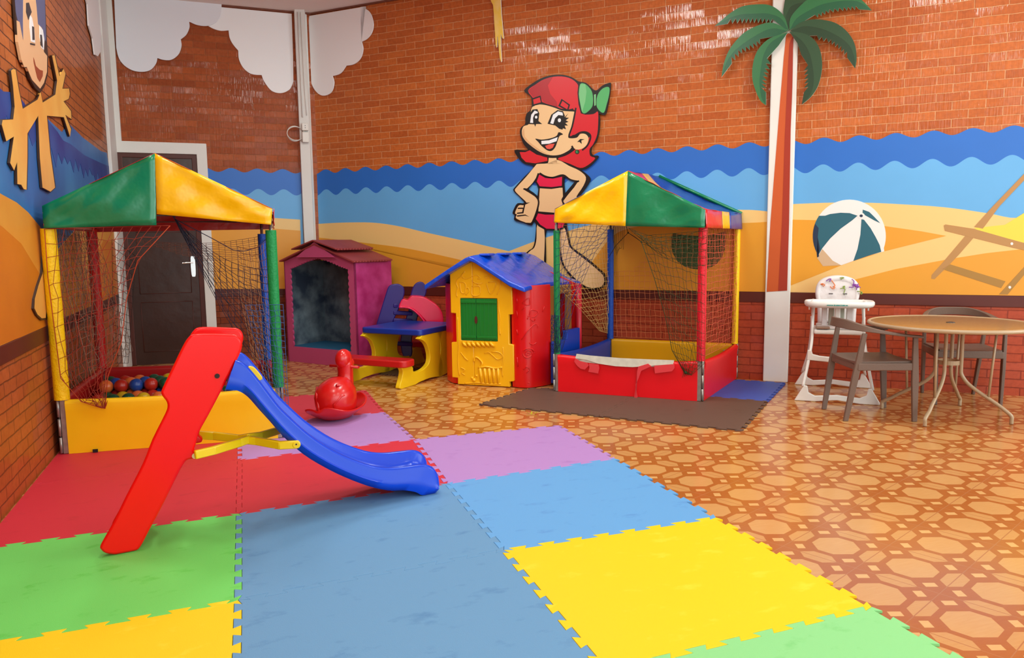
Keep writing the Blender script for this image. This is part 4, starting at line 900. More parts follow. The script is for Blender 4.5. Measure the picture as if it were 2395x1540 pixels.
fabric(t2, 'canopy_front_yellow', [eLb, sb_, apx, eL], v_yel, 16, 10, .009, 13)
fabric(t2, 'canopy_front_green', [sb_, eRb, eR, apx], v_green, 16, 10, .010, 15)
bk = ey*1.26
for (a, b, m_, nm) in [(0, .42, v_red, 'red'), (.42, .62, v_yel, 'yellow'), (.62, 1.0, v_blue, 'blue')]:
    apb = bk-ex*.15+Vector((0, 0, .05)); vs_ = []; fs_ = []
    for j in range(13):
        for i in range(9):
            u = a+(b-a)*i/8; v = j/12; p = (eR+bk*u).lerp(apx+apb*u, v)-Vector((0, 0, .11*math.sin(math.pi*v)**.8*max(0, math.sin(math.pi*min(1, u*.95)))))+Vector((0, 0, .004*math.sin(v*21+u*9)))
            vs_.append(p)
    for j in range(12):
        for i in range(8): fs_.append((j*9+i, j*9+i+1, (j+1)*9+i+1, (j+1)*9+i))
    MB().add(vs_, fs_, 0, True).build('canopy_right_slope_'+nm, m_, t2, solid=.0025)
    fabric(t2, 'canopy_right_valance_'+nm, [eRb+bk*a+ex*.015, eRb+bk*b+ex*.015, eR+bk*b, eR+bk*a], m_, 8, 4, .003, 18)
fabric(t2, 'canopy_left_slope', [eL+bk, eL, apx, apx+apb], v_blue, 14, 8, .006, 19)
fabric(t2, 'canopy_left_valance', [eLb+bk, eLb, eL, eL+bk], v_blue, 14, 4, .004, 4)
mb = MB(); mb.add([eLb+bk, eRb+bk, eR+bk, apx+apb, eL+bk], [(0, 1, 2, 3, 4)]); mb.tube([eR+bk, apx+apb], .018, 6); mb.build('canopy_back', v_green, t2, solid=.0025)
mb = MB(); ringp = [c+Vector((0, 0, 1.56)) for c in cs]; mb.tube(ringp, .011, 8, closed=True)
mb.tube([ringp[0], apx-fo-Vector((0, 0, .02)), ringp[1]], .011, 8); mb.build('canopy_frame', steel, t2)
# torn cover: white foam bared on the top edge, red flaps hanging
def PF(x, y, d=.0): return onp(x, y, cs[0]-ey*(.036+d), n2)
mb = MB(); mb.prism([PF(*p) for p in [(1349, 828), (1380, 832), (1450, 838), (1520, 841), (1577, 843), (1573, 852), (1520, 856), (1480, 859), (1440, 857), (1400, 851), (1372, 842), (1346, 838)]], -ey*.004)
mb.build('bare_foam_edge', foam_w, t2)
rings = []
for i in range(13):
    u = i/12; p = onp(1349+228*u, 830+13*u, cs[0], n2); p = cs[0]+ex*((p-cs[0]).dot(ex)); z = .352-.03*math.sin(math.pi*((p-cs[0]).dot(ex)/1.29))
    rings.append([p+ey*(math.cos(t)*.0295)+Vector((0, 0, z-.028+math.sin(t)*.0295)) for t in [k*math.pi/8 for k in range(17)]])
MB().loft(rings).build('bare_foam_roll', foam_w, t2)
flaps = [[(1346, 838), (1357, 845), (1374, 849), (1377, 856), (1368, 865), (1358, 863), (1350, 856), (1343, 846)], [(1377, 851), (1400, 853), (1402, 862), (1399, 874), (1376, 870), (1379, 860)], [(1530, 856), (1577, 852), (1578, 861), (1572, 869), (1532, 874)], [(1493, 858), (1516, 851), (1524, 857), (1500, 868), (1494, 885), (1487, 900), (1491, 930), (1488, 937), (1483, 935), (1487, 905), (1488, 890), (1490, 870)], [(1466, 934), (1488, 934), (1484, 940), (1468, 938)]]
for k, fp in enumerate(flaps):
    MB().prism([PF(x, y, .004+.002*(k % 2)) for x, y in fp], -ey*.004).build('torn_flap', mat('torn red underside', (226, 60, 66), .5), t2, bevel=.001)
mb = MB(); c_ = onp(1692, 820, cs[1]+ex*.03, ex)
mb.prism([onp(x, y, cs[1]+ex*.034, ex) for x, y in [(1690, 819), (1697, 818), (1694, 824)]], ex*.003); mb.build('bare_foam_patch', foam_w, t2)
mb = MB(); mb.prism([onp(x, y, cs[1]+ex*.034, ex) for x, y in [(1684, 914), (1690, 905), (1700, 901), (1698, 908), (1686, 916)]], ex*.003); mb.build('teal_tape_patch', mat('teal tape', (20, 120, 130), .5), t2)
# nets
def Q2(x, y, d=.0): return onp(x, y, cs[0]-ey*.03+ey*d, n2)
c_or = cord((214, 132, 82)); c_cream = cord((222, 182, 110)); c_gr = cord((52, 62, 34)); c_bl = cord((36, 50, 96))
net(t2, 'back_net', [V2(cs[3], 1.5), V2(cs[3], 1.0), V2(cs[3]+ex*.03, .37)], [V2(cs[2], 1.5), V2(cs[2], 1.0), V2(cs[2]-ex*.03, .37)], 24, 22, c_or, .03, -ey, jit=.006, seed=21, mask=lambda u, v: v > .62-1.1*u or v > .45)
net(t2, 'right_net', [V2(cs[1], 1.5), V2(cs[1], .38)], [V2(cs[2], 1.5), V2(cs[2], .38)], 24, 22, cord((214, 96, 70)), .02, ex, jit=.006, seed=22)
net(t2, 'left_net', [V2(cs[0], 1.5), V2(cs[0], 1.2), V2(cs[0]+ey*.05, .95), V2(cs[0]+ey*.55, .7), V2(cs[0]+ey*1.0, .45)], [V2(cs[3], 1.5), V2(cs[3], 1.2), V2(cs[3], .95), V2(cs[3], .7), V2(cs[3], .40)], 15, 22, c_cream, .05, ex, jit=.008, seed=23)
net(t2, 'front_net', [Q2(1500, 552), Q2(1502, 572), Q2(1530, 650), Q2(1556, 740), Q2(1572, 820), Q2(1602, 874)], [Q2(1655, 540), Q2(1650, 600), Q2(1648, 690), Q2(1648, 780), Q2(1648, 850), Q2(1618, 878)], 13, 20, c_gr, .04, -ey, jit=.010, seed=24, droop=.0)
net(t2, 'front_net', [Q2(1470, 534), Q2(1500, 560)], [Q2(1652, 534), Q2(1652, 620)], 12, 5, c_gr, .04, -ey, jit=.01, seed=25, droop=.08)
net(t2, 'front_net', [Q2(1299, 524), Q2(1299, 640), Q2(1296, 760), Q2(1299, 826)], [Q2(1440, 524), Q2(1392, 590), Q2(1350, 690), Q2(1315, 820)], 10, 18, c_bl, .05, -ey, jit=.012, seed=26)
net(t2, 'front_net', [V2(cs[0]-ex*.04, .70), V2(cs[0]-ex*.045, .37)], [V2(cs[0]+ex*.045, .70)-ey*.04, V2(cs[0]+ex*.05, .37)-ey*.03], 7, 16, c_bl, .03, -ey, jit=.014, seed=27)
mb = MB()
kn = Q2(1469, 545, .6); kn2 = Q2(1500, 566)
mb.tube([Q2(1465, 530, .6), kn, Q2(1440, 575, .8), Q2(1425, 600, 1.1)], .003, 5); mb.tube([kn, Q2(1485, 555, .3), kn2], .003, 5); mb.tube([kn2, Q2(1530, 650), Q2(1556, 740), Q2(1572, 820), Q2(1602, 874)], .003, 5)
for k in range(7): mb.tube([Q2(1436+k*4, 530, .5), Q2(1434+k*4, 560+k*4, .5), Q2(1443+k, 598-k*3, .5)], .0018, 5)
mb.sphere(Q2(1604, 872), .014, 8, 6); mb.sphere(kn2, .008, 8, 6); mb.sphere(kn, .009, 8, 6)
for k in range(5): mb.tube([Q2(1600, 868), Q2(1596+5*k, 884-2*k)], .0018, 4)
mb.build('net_border_cord', c_gr, t2)
# ------------------------------------------------------------------ slide in front
pl_red = mat('plastic red', (240, 4, 4), .3, .28, coat=.08, croug=.12); pl_blue = mat('plastic blue', (2, 64, 200), .3, .3, coat=.12, croug=.12); pl_yel = mat('plastic yellow', (242, 200, 10), .3, .5, coat=.2, croug=.15)
C6 = crop(60, 740, 2.567); C7 = crop(400, 750, 3.582)
A_ = fl(290, 1296, MT); B_ = fl(1000, 1158, MT); sd = (B_-A_); sd.z = 0; sd.normalize(); snn = Vector((-sd.y, sd.x, 0)); sn = Vector((math.sin(math.radians(2)), math.cos(math.radians(2)), 0))      # sn points away from the camera
SWD = .33
def sp_(x, y, d=0.0): return onp(x, y, A_+sn*d, snn)
sl = thing('slide', "red, blue and yellow children's slide standing in front of the yellow ball pit panel", 'slide', A_+sn*SWD/2)
near = C6([(445, 1385), (452, 1408), (480, 1428), (540, 1436), (600, 1430), (655, 1416), (690, 1385), (740, 1290), (800, 1180), (870, 1040), (930, 920), (965, 870), (1005, 860), (1030, 850), (1032, 825), (1012, 805), (1020, 770), (1040, 700), (1100, 590), (1200, 400), (1280, 240), (1299, 180), (1290, 140), (1262, 116), (1220, 112), (1100, 108), (1010, 110), (975, 130), (940, 185), (870, 330), (822, 430), (812, 460), (822, 485), (844, 515), (850, 545), (835, 590), (760, 740), (700, 890), (600, 1085), (530, 1230), (480, 1320)])
P = [sp_(x, y) for x, y in spline(near, 3)]
P = [Vector((p.x, p.y, max(p.z, MT+.001))) for p in P]
MB().prism(P, sn*.045).build('ladder_side', pl_red, sl, bevel=.012, seg=3, sharp=50)
P2_ = [p+sn*(SWD-.045) for p in P]
MB().prism(P2_, sn*.045).build('ladder_side', pl_red, sl, bevel=.012, seg=3, sharp=50)
def onp_side(x, y): return sp_(x, y)
for (x, y) in [(305, 1230), (352, 1120), (398, 1010), (432, 900)]:
    c = sp_(x, y)+sn*SWD/2; MB().box(c, (.10, SWD-.08, .035), (sd, sn, Vector((0, 0, 1)))).build('ladder_step', pl_red, sl, bevel=.01)
def dotp(px, m, r, name, d=-.002):
    c = sp_(*px, d); return MB().tube([c+sn*.004, c-sn*.003], r, 14).build(name, m, sl)
dotp((508, 880), mat('bolt hole dark', (40, 8, 8), .6), .011, 'bolt_hole'); dotp((456, 1067), mat('steel rivet', (200, 190, 170), .3, metal=1), .013, 'rivet', -.004)
rim = C7([(540, 335), (610, 365), (700, 460), (800, 590), (900, 720), (1000, 820), (1150, 955), (1330, 1078), (1500, 1162), (1700, 1228), (1850, 1243), (2000, 1228), (2120, 1215), (2195, 1238), (2238, 1300), (2250, 1370)])
bot = C7([(455, 580), (555, 590), (640, 640), (730, 740), (830, 850), (940, 975), (1110, 1125), (1290, 1235), (1460, 1318), (1650, 1390), (1820, 1428), (1950, 1427), (2050, 1442), (2105, 1468), (2195, 1464), (2240, 1425)])
floorz = [.03, .05, .055, .055, .055, .055, .055, .055, .055, .05, .045, .04, .03, .02, .015, .01]
rings = []
def lerp2(L, n):  # resample both lines smoothly
    return spline(L, n, closed=False)
rim = lerp2(rim, 3); bot = lerp2(bot, 3)
W_ = SWD
for i, (a, b) in enumerate(zip(rim, bot)):
    pa = sp_(*a, -.01); pb = sp_(*b, -.01); pb.z = max(pb.z, MT+.002); d = pa-pb; k = min(len(floorz)-1, i/3); fz = floorz[int(k)]
    t = .028; u = d.normalized(); e = Vector((sn.x, sn.y, 0)); H = d.length
    fh = max(.3*H, H-fz-.045)
    def pt(w, h): return pb+u*h+e*w
    ring = [pt(.006, 0), pt(-.012, H*.35), pt(.0, H*.45), pt(.0, H-.012), pt(.008, H), pt(t-.006, H+.001), pt(t+.004, H-.01), pt(t+.010, fh+.03), pt(t+.04, fh), pt(W_*.5, fh-.004),
            pt(W_-t-.04, fh), pt(W_-t-.01, fh+.03), pt(W_-t-.004, H-.01), pt(W_-t+.006, H+.001), pt(W_-.008, H), pt(W_, H-.012), pt(W_, H*.45), pt(W_+.012, H*.35), pt(W_-.006, 0)]
    rings.append(ring)
MB().loft(rings).build('slide_chute', pl_blue, sl, sharp=70)
MB().prism([sp_(x, y, SWD-.065) for x, y in spline(C7([(645, 392), (665, 385), (700, 400), (745, 450), (766, 485), (750, 502), (715, 500), (670, 465), (648, 430)]), 3)], sn*.02).build('yellow_insert', pl_yel, sl, bevel=.003)
# folding stay
br = [(sp_(462, 1064, -.02), sp_(500, 1050, .02), sp_(578, 1026, .16)), (sp_(578, 1030, .16), sp_(640, 1040, .05), sp_(696, 1038, -.02))]
mb = MB()
def flatbar(mb, pts, hh=.04, tt=.022):
    for a, b in zip(pts[:-1], pts[1:]):
        d = (b-a).normalized(); side = d.cross(Vector((0, 0, 1))).normalized(); up_ = side.cross(d); mb.box((a+b)/2, ((b-a).length+.01, tt, hh), (d, side, up_))
flatbar(mb, [sp_(458, 1064, -.018), sp_(500, 1054, .0), sp_(560, 1036, .12), sp_(582, 1028, .15)])
flatbar(mb, [sp_(580, 1030, .15), sp_(600, 1032, .12), sp_(655, 1042, .0), sp_(690, 1040, -.02)])
c = sp_(693, 1040, -.022); mb.tube([c-sn*.011, c+sn*.011], .02, 16)
mb.build('folding_stay', pl_yel, sl, bevel=.005, sharp=50)
mb = MB(); flatbar(mb, [sp_(463, 1018, SWD), sp_(500, 1020, SWD-.03), sp_(560, 1027, .2), sp_(582, 1024, .16)]); flatbar(mb, [sp_(580, 1024, .16), sp_(610, 1020, .2), sp_(650, 1008, SWD-.02), sp_(668, 1000, SWD)])
mb.build('folding_stay', pl_yel, sl, bevel=.005, sharp=50)
c = sp_(693, 1040, -.034); MB().tube([c-sn*.001, c+sn*.002], .004, 8).build('rivet_hole', mat('bolt hole dark', (40, 8, 8), .6), sl)

# ------------------------------------------------------------------ rocking toy
pl_red2 = mat('plastic dull red', (206, 22, 20), .28, .5, coat=.25, croug=.15, bump=.12, bscale=14)
rp = fl(788, 980, MT); rt = thing('rocking_toy', 'red plastic rocking animal toy on the lilac and coral mats', 'rocking toy', rp)
fx = Vector((math.cos(math.radians(48)), math.sin(math.radians(48)), 0)); fy = Vector((-fx.y, fx.x, 0))   # fx: towards its head, away from us
def R(x, y, z): return rp+fx*x+fy*y+Vector((0, 0, z))
# broad curled rocker sheet
rings = []
for i in range(21):
    t = -1+2*i/20; x = t*.24; zb = (.085 if t < 0 else .12)*abs(t)**2.2+.0; ring = []
    hw = .19*max(.02, 1-abs(t)**5*.95)**.5
    outer = []; inner = []
    for k in range(11):
        s = -1+2*k/10; y = s*hw; lift = (.085 if s < 0 else .05)*abs(s)**2.2*(1-abs(t)**2*.4)
        outer.append(R(x, y, zb+lift*1.0)); inner.append(R(x, y*.97, zb+lift+.018))
    rings.append(outer+inner[::-1])
MB().loft(rings).build('rocker_base', pl_red2, rt, sub=1)
# seat body
rings = []
for (z, rx, ry, ox) in [(.02, .14, .11, 0), (.06, .165, .135, 0), (.12, .178, .15, .0), (.18, .178, .155, -.005), (.235, .162, .145, -.0), (.28, .13, .112, .01), (.315, .075, .066, .03), (.325, .01, .01, .03)]:
    rings.append([R(ox+rx*math.cos(t), ry*math.sin(t), z) for t in [k*2*math.pi/20 for k in range(20)]])
mb = MB().loft(rings)
mb.tube([R(-.165, .03, .04), R(-.175, .04, .13), R(-.15, .07, .21), R(-.07, .12, .25)], .011, 8)
mb.tube([R(-.13, -.075, .06), R(-.15, -.085, .15), R(-.10, -.12, .21), R(-.02, -.135, .20)], .010, 8)
mb.tube([R(-.10, -.075, .285), R(-.02, -.10, .27), R(.06, -.105, .22)], .010, 8)
mb.build('seat_body', pl_red2, rt)
neck = [R(.10, 0, .17), R(.13, 0, .26), R(.14, 0, .34), R(.135, 0, .41), R(.12, 0, .45)]
mb = MB().tube(neck, [.085, .066, .06, .064, .055], 16, flat=1.0)
Mh = Matrix((fx, fy, Vector((0, 0, 1)))).transposed()
mb.sphere(R(.12, 0, .45), .066, 20, 12, sc=(1.2, .9, 1.2), M=Mh); mb.sphere(R(.19, 0, .41), .045, 16, 10, sc=(1.3, .8, .9), M=Mh)
mb.build('head_and_neck', pl_red2, rt)
for s in (-1, 1): MB().sphere(R(.125, s*.048, .42), .014, 10, 8, sc=(1, .5, 1.9), M=Mh).build('eye', mat('eye hollow', (40, 6, 6), .6), rt)
MB().tube([R(.13, -.13, .39), R(.13, .135, .39)], .011, 10).build('handle_bar', pl_red2, rt)

# ------------------------------------------------------------------ picnic table
tb_yel = mat('table yellow', (238, 196, 20), .35, .5); tb_blue = mat('table blue', (20, 52, 150), .3, .5); tb_red = mat('table red', (196, 30, 26), .3, .5)
C8 = crop(620, 540, 3.348)
TB = fl(945, 909); TC = fl(1030, 882); TA = fl(820, 892)
v_ = (TC-TB).normalized(); u_ = (TB-TA).normalized(); un = Vector((v_.y, -v_.x, 0))
if un.dot(u_) < 0: un = -un
pt_ = thing('picnic_table', "children's picnic table with blue top, yellow legs and red benches", 'picnic table', (TA+TC)/2)
fr = C8([(1055, 1225), (1062, 1240), (1100, 1243), (1150, 1232), (1200, 1192), (1280, 1158), (1330, 1146), (1382, 1140), (1396, 1110), (1392, 1050), (1372, 960), (1368, 900), (1375, 840), (1386, 780), (1330, 785), (1240, 797), (1225, 830), (1208, 848), (1240, 862), (1270, 895), (1290, 960), (1290, 1020), (1270, 1060), (1225, 1095), (1165, 1106), (1152, 1062), (1068, 1060), (1080, 1100), (1072, 1160)])
Fp = [onp(x, y, TB, un) for x, y in spline(fr, 3)]
# the half the photo shows, mirrored about the table's middle for the far bench
loc = [((p-TB).dot(v_), p.z) for p in Fp]
midv = max(l[0] for l in loc)*.93
def frame_at(off, w=.05):
    half = [TB+un*off+v_*a+Vector((0, 0, max(.0, z))) for a, z in loc]
    mb = MB().prism(half, -un*w)
    other = [TB+un*off+v_*(2*midv-a)+Vector((0, 0, max(.0, z))) for a, z in loc]
    mb2 = MB().prism(other, -un*w)
    return mb, mb2
LT = abs((TA-TB).dot(un)); 
for off in (0, -LT+.05):
    a, b = frame_at(off); a.build('leg_frame', tb_yel, pt_, bevel=.012, seg=3, sharp=50); b.build('leg_frame', tb_yel, pt_, bevel=.012, seg=3, sharp=50)
topz = max(z for a, z in loc)
tv0 = min(a for a, z in loc if z > topz*.93)
def slab(u0, u1, v0, v1, z0, z1, mt, name, rnd=.06, bow=0):
    pts = []
    for (uu, vv, sa) in [(u0, v0, 180), (u1, v0, 270), (u1, v1, 0), (u0, v1, 90)]:
        for k in range(6):
            t = math.radians(sa+k*18); cx = uu+(rnd if uu == u0 else -rnd); cy = vv+(rnd if vv == v0 else -rnd)
            pts.append((cx+rnd*math.cos(t), cy+rnd*math.sin(t)))
    return MB().prism([TB+un*a+v_*b+Vector((0, 0, z0)) for a, b in pts], (0, 0, z1-z0)).build(name, mt, pt_, bevel=.012, seg=3, sharp=50)
slab(-LT-.0, .01, tv0-.03, 2*midv-tv0+.03, topz-.03, topz+.03, tb_blue, 'table_top', .05)
bz = upz(852, TB); 
bench_a = min(a for a, z in loc if abs(z-bz) < .05) if any(abs(z-bz) < .05 for a, z in loc) else 0
slab(-LT-.03, .06, bench_a-.03, bench_a+.18, bz-.03, bz+.035, tb_red, 'bench', .07)
slab(-LT-.03, .06, 2*midv-bench_a-.18, 2*midv-bench_a+.03, bz-.03, bz+.035, tb_red, 'bench', .07)

# ------------------------------------------------------------------ indigo ladder slide behind the table
pl_ind = mat('plastic indigo', (44, 28, 116), .35, .5); pl_pink = mat('plastic hot pink', (236, 20, 74), .28, .5, coat=.2)
SP = fl(930, 848); SP = Vector((1.80, 7.98, 0))
s2 = thing('slide', 'small indigo slide with a hot pink chute, behind the picnic table', 'slide', SP)
sN = (CAM-SP); sN.z = 0; sN.normalize()
def si(x, y, d=0): return onp(x, y, SP-sN*d, sN)
zf = lambda P: [Vector((p.x, p.y, max(p.z, .012))) for p in P]
L1_ = C8([(875, 1010), (862, 900), (866, 760), (900, 640), (940, 510), (965, 440), (1000, 420), (1045, 418), (1082, 440), (1092, 480), (1082, 530), (1060, 590), (1030, 650), (1000, 720), (985, 780), (1000, 900), (990, 1010)])
MB().prism(zf([si(x, y) for x, y in spline(L1_, 3)]+[]), -sN*.04).build('ladder_side', pl_ind, s2, bevel=.01, sharp=50)
L2_ = C8([(1080, 980), (1060, 850), (1090, 720), (1130, 600), (1140, 500), (1165, 430), (1200, 402), (1235, 405), (1262, 440), (1262, 490), (1240, 540), (1210, 620), (1180, 740), (1150, 850), (1150, 980)])
MB().prism(zf([si(x, y, .1) for x, y in spline(L2_, 3)]), -sN*.04).build('ladder_side', pl_ind, s2, bevel=.01, sharp=50)
for yy in (585, 640, 700, 790, 880):
    a = si(*C8([(1000, yy)])[0], .02); b = si(*C8([(1150, yy+8)])[0], .08); MB().bar(a, b, .07, .045).build('ladder_step', pl_ind, s2, bevel=.01)
ch = C8([(1048, 600), (1068, 546), (1090, 536), (1112, 545), (1140, 518), (1165, 512), (1240, 520), (1300, 552), (1350, 590), (1386, 640), (1396, 700), (1386, 775), (1285, 755), (1262, 715), (1230, 680), (1190, 640), (1150, 612), (1100, 600)])
rim1 = spline(C8([(1068, 546), (1110, 535), (1160, 560), (1220, 620), (1280, 690), (1330, 760), (1370, 850), (1400, 960)]), 3, False)
rim0 = spline(C8([(1048, 600), (1100, 600), (1150, 615), (1200, 655), (1250, 715), (1290, 790), (1330, 880), (1370, 1000)]), 3, False)
rings = []
for a, b in zip(rim1, rim0):
    pa = si(*a, -.06); pb = si(*b, -.06); back = -sN*.22+Vector((.05, .0, .0)); pa.z = max(pa.z, .05); pb.z = max(pb.z, .02)
    u = (pa-pb); rings.append([pb, pb+u*.5-back*.03, pa, pa+back*.06+u*.05, pa+back*.12-u*.25, pa+back*.5-u*.35, pa+back*.88-u*.25, pa+back*.94+u*.05, pa+back, pb+back+u*.5, pb+back, pb+back*.5])
MB().prism(zf([si(x, y, -.08) for x, y in spline(ch, 3)]), -sN*.26).build('slide_chute', pl_pink, s2, bevel=.02, seg=3, sharp=60)
MB().tube([si(x, y, -.085) for x, y in rim0[:14]], .011, 8).build('chute_lip', pl_pink, s2)

# ------------------------------------------------------------------ yellow, red and blue playhouse
ph_yel = mat('playhouse yellow', (246, 184, 16), .3, .5, coat=.15); ph_red = mat('playhouse red', (222, 16, 16), .28, .5, coat=.2); ph_blue = mat('playhouse blue roof', (14, 76, 204), .25, .5, coat=.3, bump=.9, bscale=9)
ph_green = mat('playhouse green shutter', (10, 122, 40), .35, .5); ph_tan = mat('playhouse tan wall', (150, 98, 40), .5, .4); ph_dk = mat('playhouse dark inside', (34, 22, 14), .7, .3); ph_bl2 = mat('playhouse blue door', (14, 66, 180), .35, .5)
yl = fl(1072, 901); yr = fl(1203, 908); hx_ = (yr-yl).normalized(); hy = Vector((-hx_.y, hx_.x, 0))
hs = thing('playhouse', 'yellow and red plastic playhouse with green shutters and a blue roof', 'playhouse', (yl+yr)/2)
def hp(x, y, d=0): return onp(x, y, yl-hy*d, hy)
def hl(x, y): p = hp(x, y)-yl; return p.dot(hx_), p.z
def H(a, b, z): return yl+hx_*a+hy*b+Vector((0, 0, z))
C9 = crop(960, 560, 4.162)
FP = [hl(*p) for p in C9([(460, 1412), (970, 1440), (960, 1390), (1010, 1382), (1004, 1028), (960, 1022), (955, 735), (995, 732), (982, 392), (800, 290), (600, 214), (500, 262), (382, 325), (392, 718), (440, 722), (448, 1002), (398, 1004), (405, 1345), (460, 1350)])]
FP = [(a, max(z, .005)) for a, z in FP]
wl_, wr_, wt, wb = [hl(*p) for p in C9([(488, 780), (845, 780), (660, 575), (665, 990)])]
x0, x1, z1, z0 = wl_[0], wr_[0], wt[1], wb[1]
# front wall built round the window opening
mb = MB(); T = .05
left = [FP[i] for i in (10, 11, 12, 13, 14, 15, 16, 17, 18, 0)]
xm = FP[10][0]
bl_ = (xm, .005)
def pr(pts, mi=0, y0=-.0, t=T): mb.prism([H(a, y0, z) for a, z in pts], hy*t, mi)
pr(left+[bl_, (xm, z0), (x0, z0), (x0, z1), (xm, z1)])
pr([FP[10], (xm, z1), (x1, z1), (x1, z0), (xm, z0), bl_]+[FP[i] for i in (1, 2, 3, 4, 5, 6, 7, 8, 9)])
mb.build('front_wall', ph_yel, hs, bevel=.006, sharp=50)
def relief(pts, r=.006, name='relief', m_=None, wall=0):
    mb = MB(); 
    for line in pts:
        P = [hp(*p)-hy*.003 for p in spline(C9(line), 4, False)] if len(line) > 2 else [hp(*p)-hy*.003 for p in C9(line)]
        mb.tube(P, r, 6)
    return mb
r_ = relief([[(455, 560), (450, 520), (462, 470), (448, 430), (460, 390), (500, 360), (530, 310)], [(530, 320), (500, 350), (520, 380), (560, 380), (600, 360), (650, 350), (680, 380), (655, 385)], [(600, 400), (640, 430), (700, 425), (650, 440)], [(720, 360), (740, 380), (760, 360), (780, 385)],
            [(480, 420), (490, 490), (500, 520), (530, 520), (540, 450), (520, 420), (480, 420)], [(540, 540), (570, 500), (560, 470), (548, 480)], [(600, 460), (600, 540), (670, 540), (675, 460), (600, 460)], [(740, 430), (770, 520), (790, 525), (820, 480), (830, 420), (760, 420)], [(860, 380), (880, 420), (870, 480), (845, 540)],
            [(860, 600), (862, 680), (872, 760), (866, 850), (875, 930)], [(460, 760), (466, 900), (470, 1040), (465, 1200), (478, 1330)], [(900, 1050), (905, 1150), (895, 1250), (900, 1340)],
            [(490, 1100), (520, 1140), (560, 1180), (520, 1150)], [(720, 1110), (760, 1100), (800, 1130), (850, 1170), (900, 1140), (860, 1100), (790, 1095)], [(490, 1250), (530, 1270), (500, 1300), (530, 1320)]], .004)
r_.build('wall_relief', ph_yel, hs)
mb = MB()
for k in range(7):
    a = hp(*C9([(510+44*k, 1000)])[0]); b = hp(*C9([(555+44*k, 1045)])[0]); mb.tube([a-hy*.004, (a+b)/2-hy*.016, b-hy*.004], [.012, .016, .011], 8)
mb.build('window_sill_rope', ph_yel, hs)
mb = MB()
mb.tube([hp(*p)-hy*.006 for p in spline(C9([(690, 1240), (700, 1200), (660, 1155), (630, 1150), (620, 1190)]), 4, False)], .008, 8)
for k in range(5):
    a = C9([(680+44*k, 1255)])[0]; b = C9([(694+40*k, 1400)])[0]; mb.tube([hp(*a)-hy*.002, hp(*b)-hy*.002], [.016, .012], 8)
mb.tube([hp(*p)-hy*.008 for p in spline(C9([(665, 1250), (740, 1240), (820, 1255), (895, 1245)]), 4, False)], .009, 8)
mb.tube([hp(*p)-hy*.004 for p in spline(C9([(530, 1405), (650, 1395), (780, 1412), (880, 1405)]), 4, False)], .006, 8)
for (x, y, r0) in [(620, 1370, .018), (645, 1330, .012), (600, 1350, .012)]: mb.sphere(hp(*C9([(x, y)])[0]), r0, 10, 8)
mb.build('basket_relief', ph_yel, hs)
# shutters
xs_m = hl(*C9([(640, 780)])[0])[0]
for k, (a, b) in enumerate([(x0+.003, xs_m-.0015), (xs_m+.0015, x1-.003)]):
    mb = MB(); mb.prism([H(a, .0, z) for a, z in ([(a, z0+.004), (b, z0+.004), (b, z1-.004), (a, z1-.004)])], hy*.02)
    for j in range(1, 5):
        xx_ = a+(b-a)*j/5; mb.box(H(xx_, -.001, (z0+z1)/2), (.004, .004, z1-z0-.02), (hx_, hy, Vector((0, 0, 1))))
    for zz in (z0+.035, z1-.035): mb.box(H((a+b)/2, -.003, zz), (b-a-.006, .01, .022), (hx_, hy, Vector((0, 0, 1))))
    s_ = mb.build('shutter', ph_green, hs, bevel=.002)
zc = hl(*C9([(648, 785)])[0])[1]
MB().prism([H(xs_m+.014*math.cos(t), -.007, zc+.036*math.sin(t)) for t in [i*math.pi/9 for i in range(18)]], hy*.006).build('finger_hole', mat('finger hole brown', (84, 26, 14), .6), hs)
# red rounded corner walls
DEP = .80
qd = Vector((.78, .62, 0)).normalized()
def Hq(a, b, z): return yl+hx_*a+qd*b+Vector((0, 0, z))
def colwall(pts, z1_, name, m_, th=.03, z0_=.005):
    mb = MB(); n = len(pts); rings = []
    for i, (a, b) in enumerate(pts):
        pa, pb = pts[max(0, i-1)], pts[min(n-1, i+1)]; dx, dy = pb[0]-pa[0], pb[1]-pa[1]; l = math.hypot(dx, dy); nx, ny = -dy/l*th, dx/l*th
        rings.append([H(a, b, z0_), H(a, b, z1_), H(a+nx, b+ny, z1_), H(a+nx, b+ny, z0_)])
    return mb.loft(rings).build(name, m_, hs, sharp=40, bevel=.004)
rrp = fl(1275, 905)-yl; ra, rb_ = rrp.dot(hx_), rrp.dot(hy)
rlp = fl(1037, 893)-yl; la, lb_ = rlp.dot(hx_), rlp.dot(hy)
Wf = (yr-yl).length
zr = upz(672, yl+rrp); zl_ = upz(668, yl+rlp)
rcurve = spline([(Wf-.03, .03), (Wf+.06, .0), (Wf+.15, .02), (ra-.02, max(.06, rb_)), (ra+.03, max(.06, rb_)+.10)], 5, False)
colwall(rcurve, zr+.02, 'corner_wall', ph_red)
lcurve = spline([(la-.02, lb_+.16), (la+.02, lb_+.06), (-.07, .05), (.03, .035)], 5, False)
colwall(lcurve, zl_+.02, 'corner_wall', ph_red)
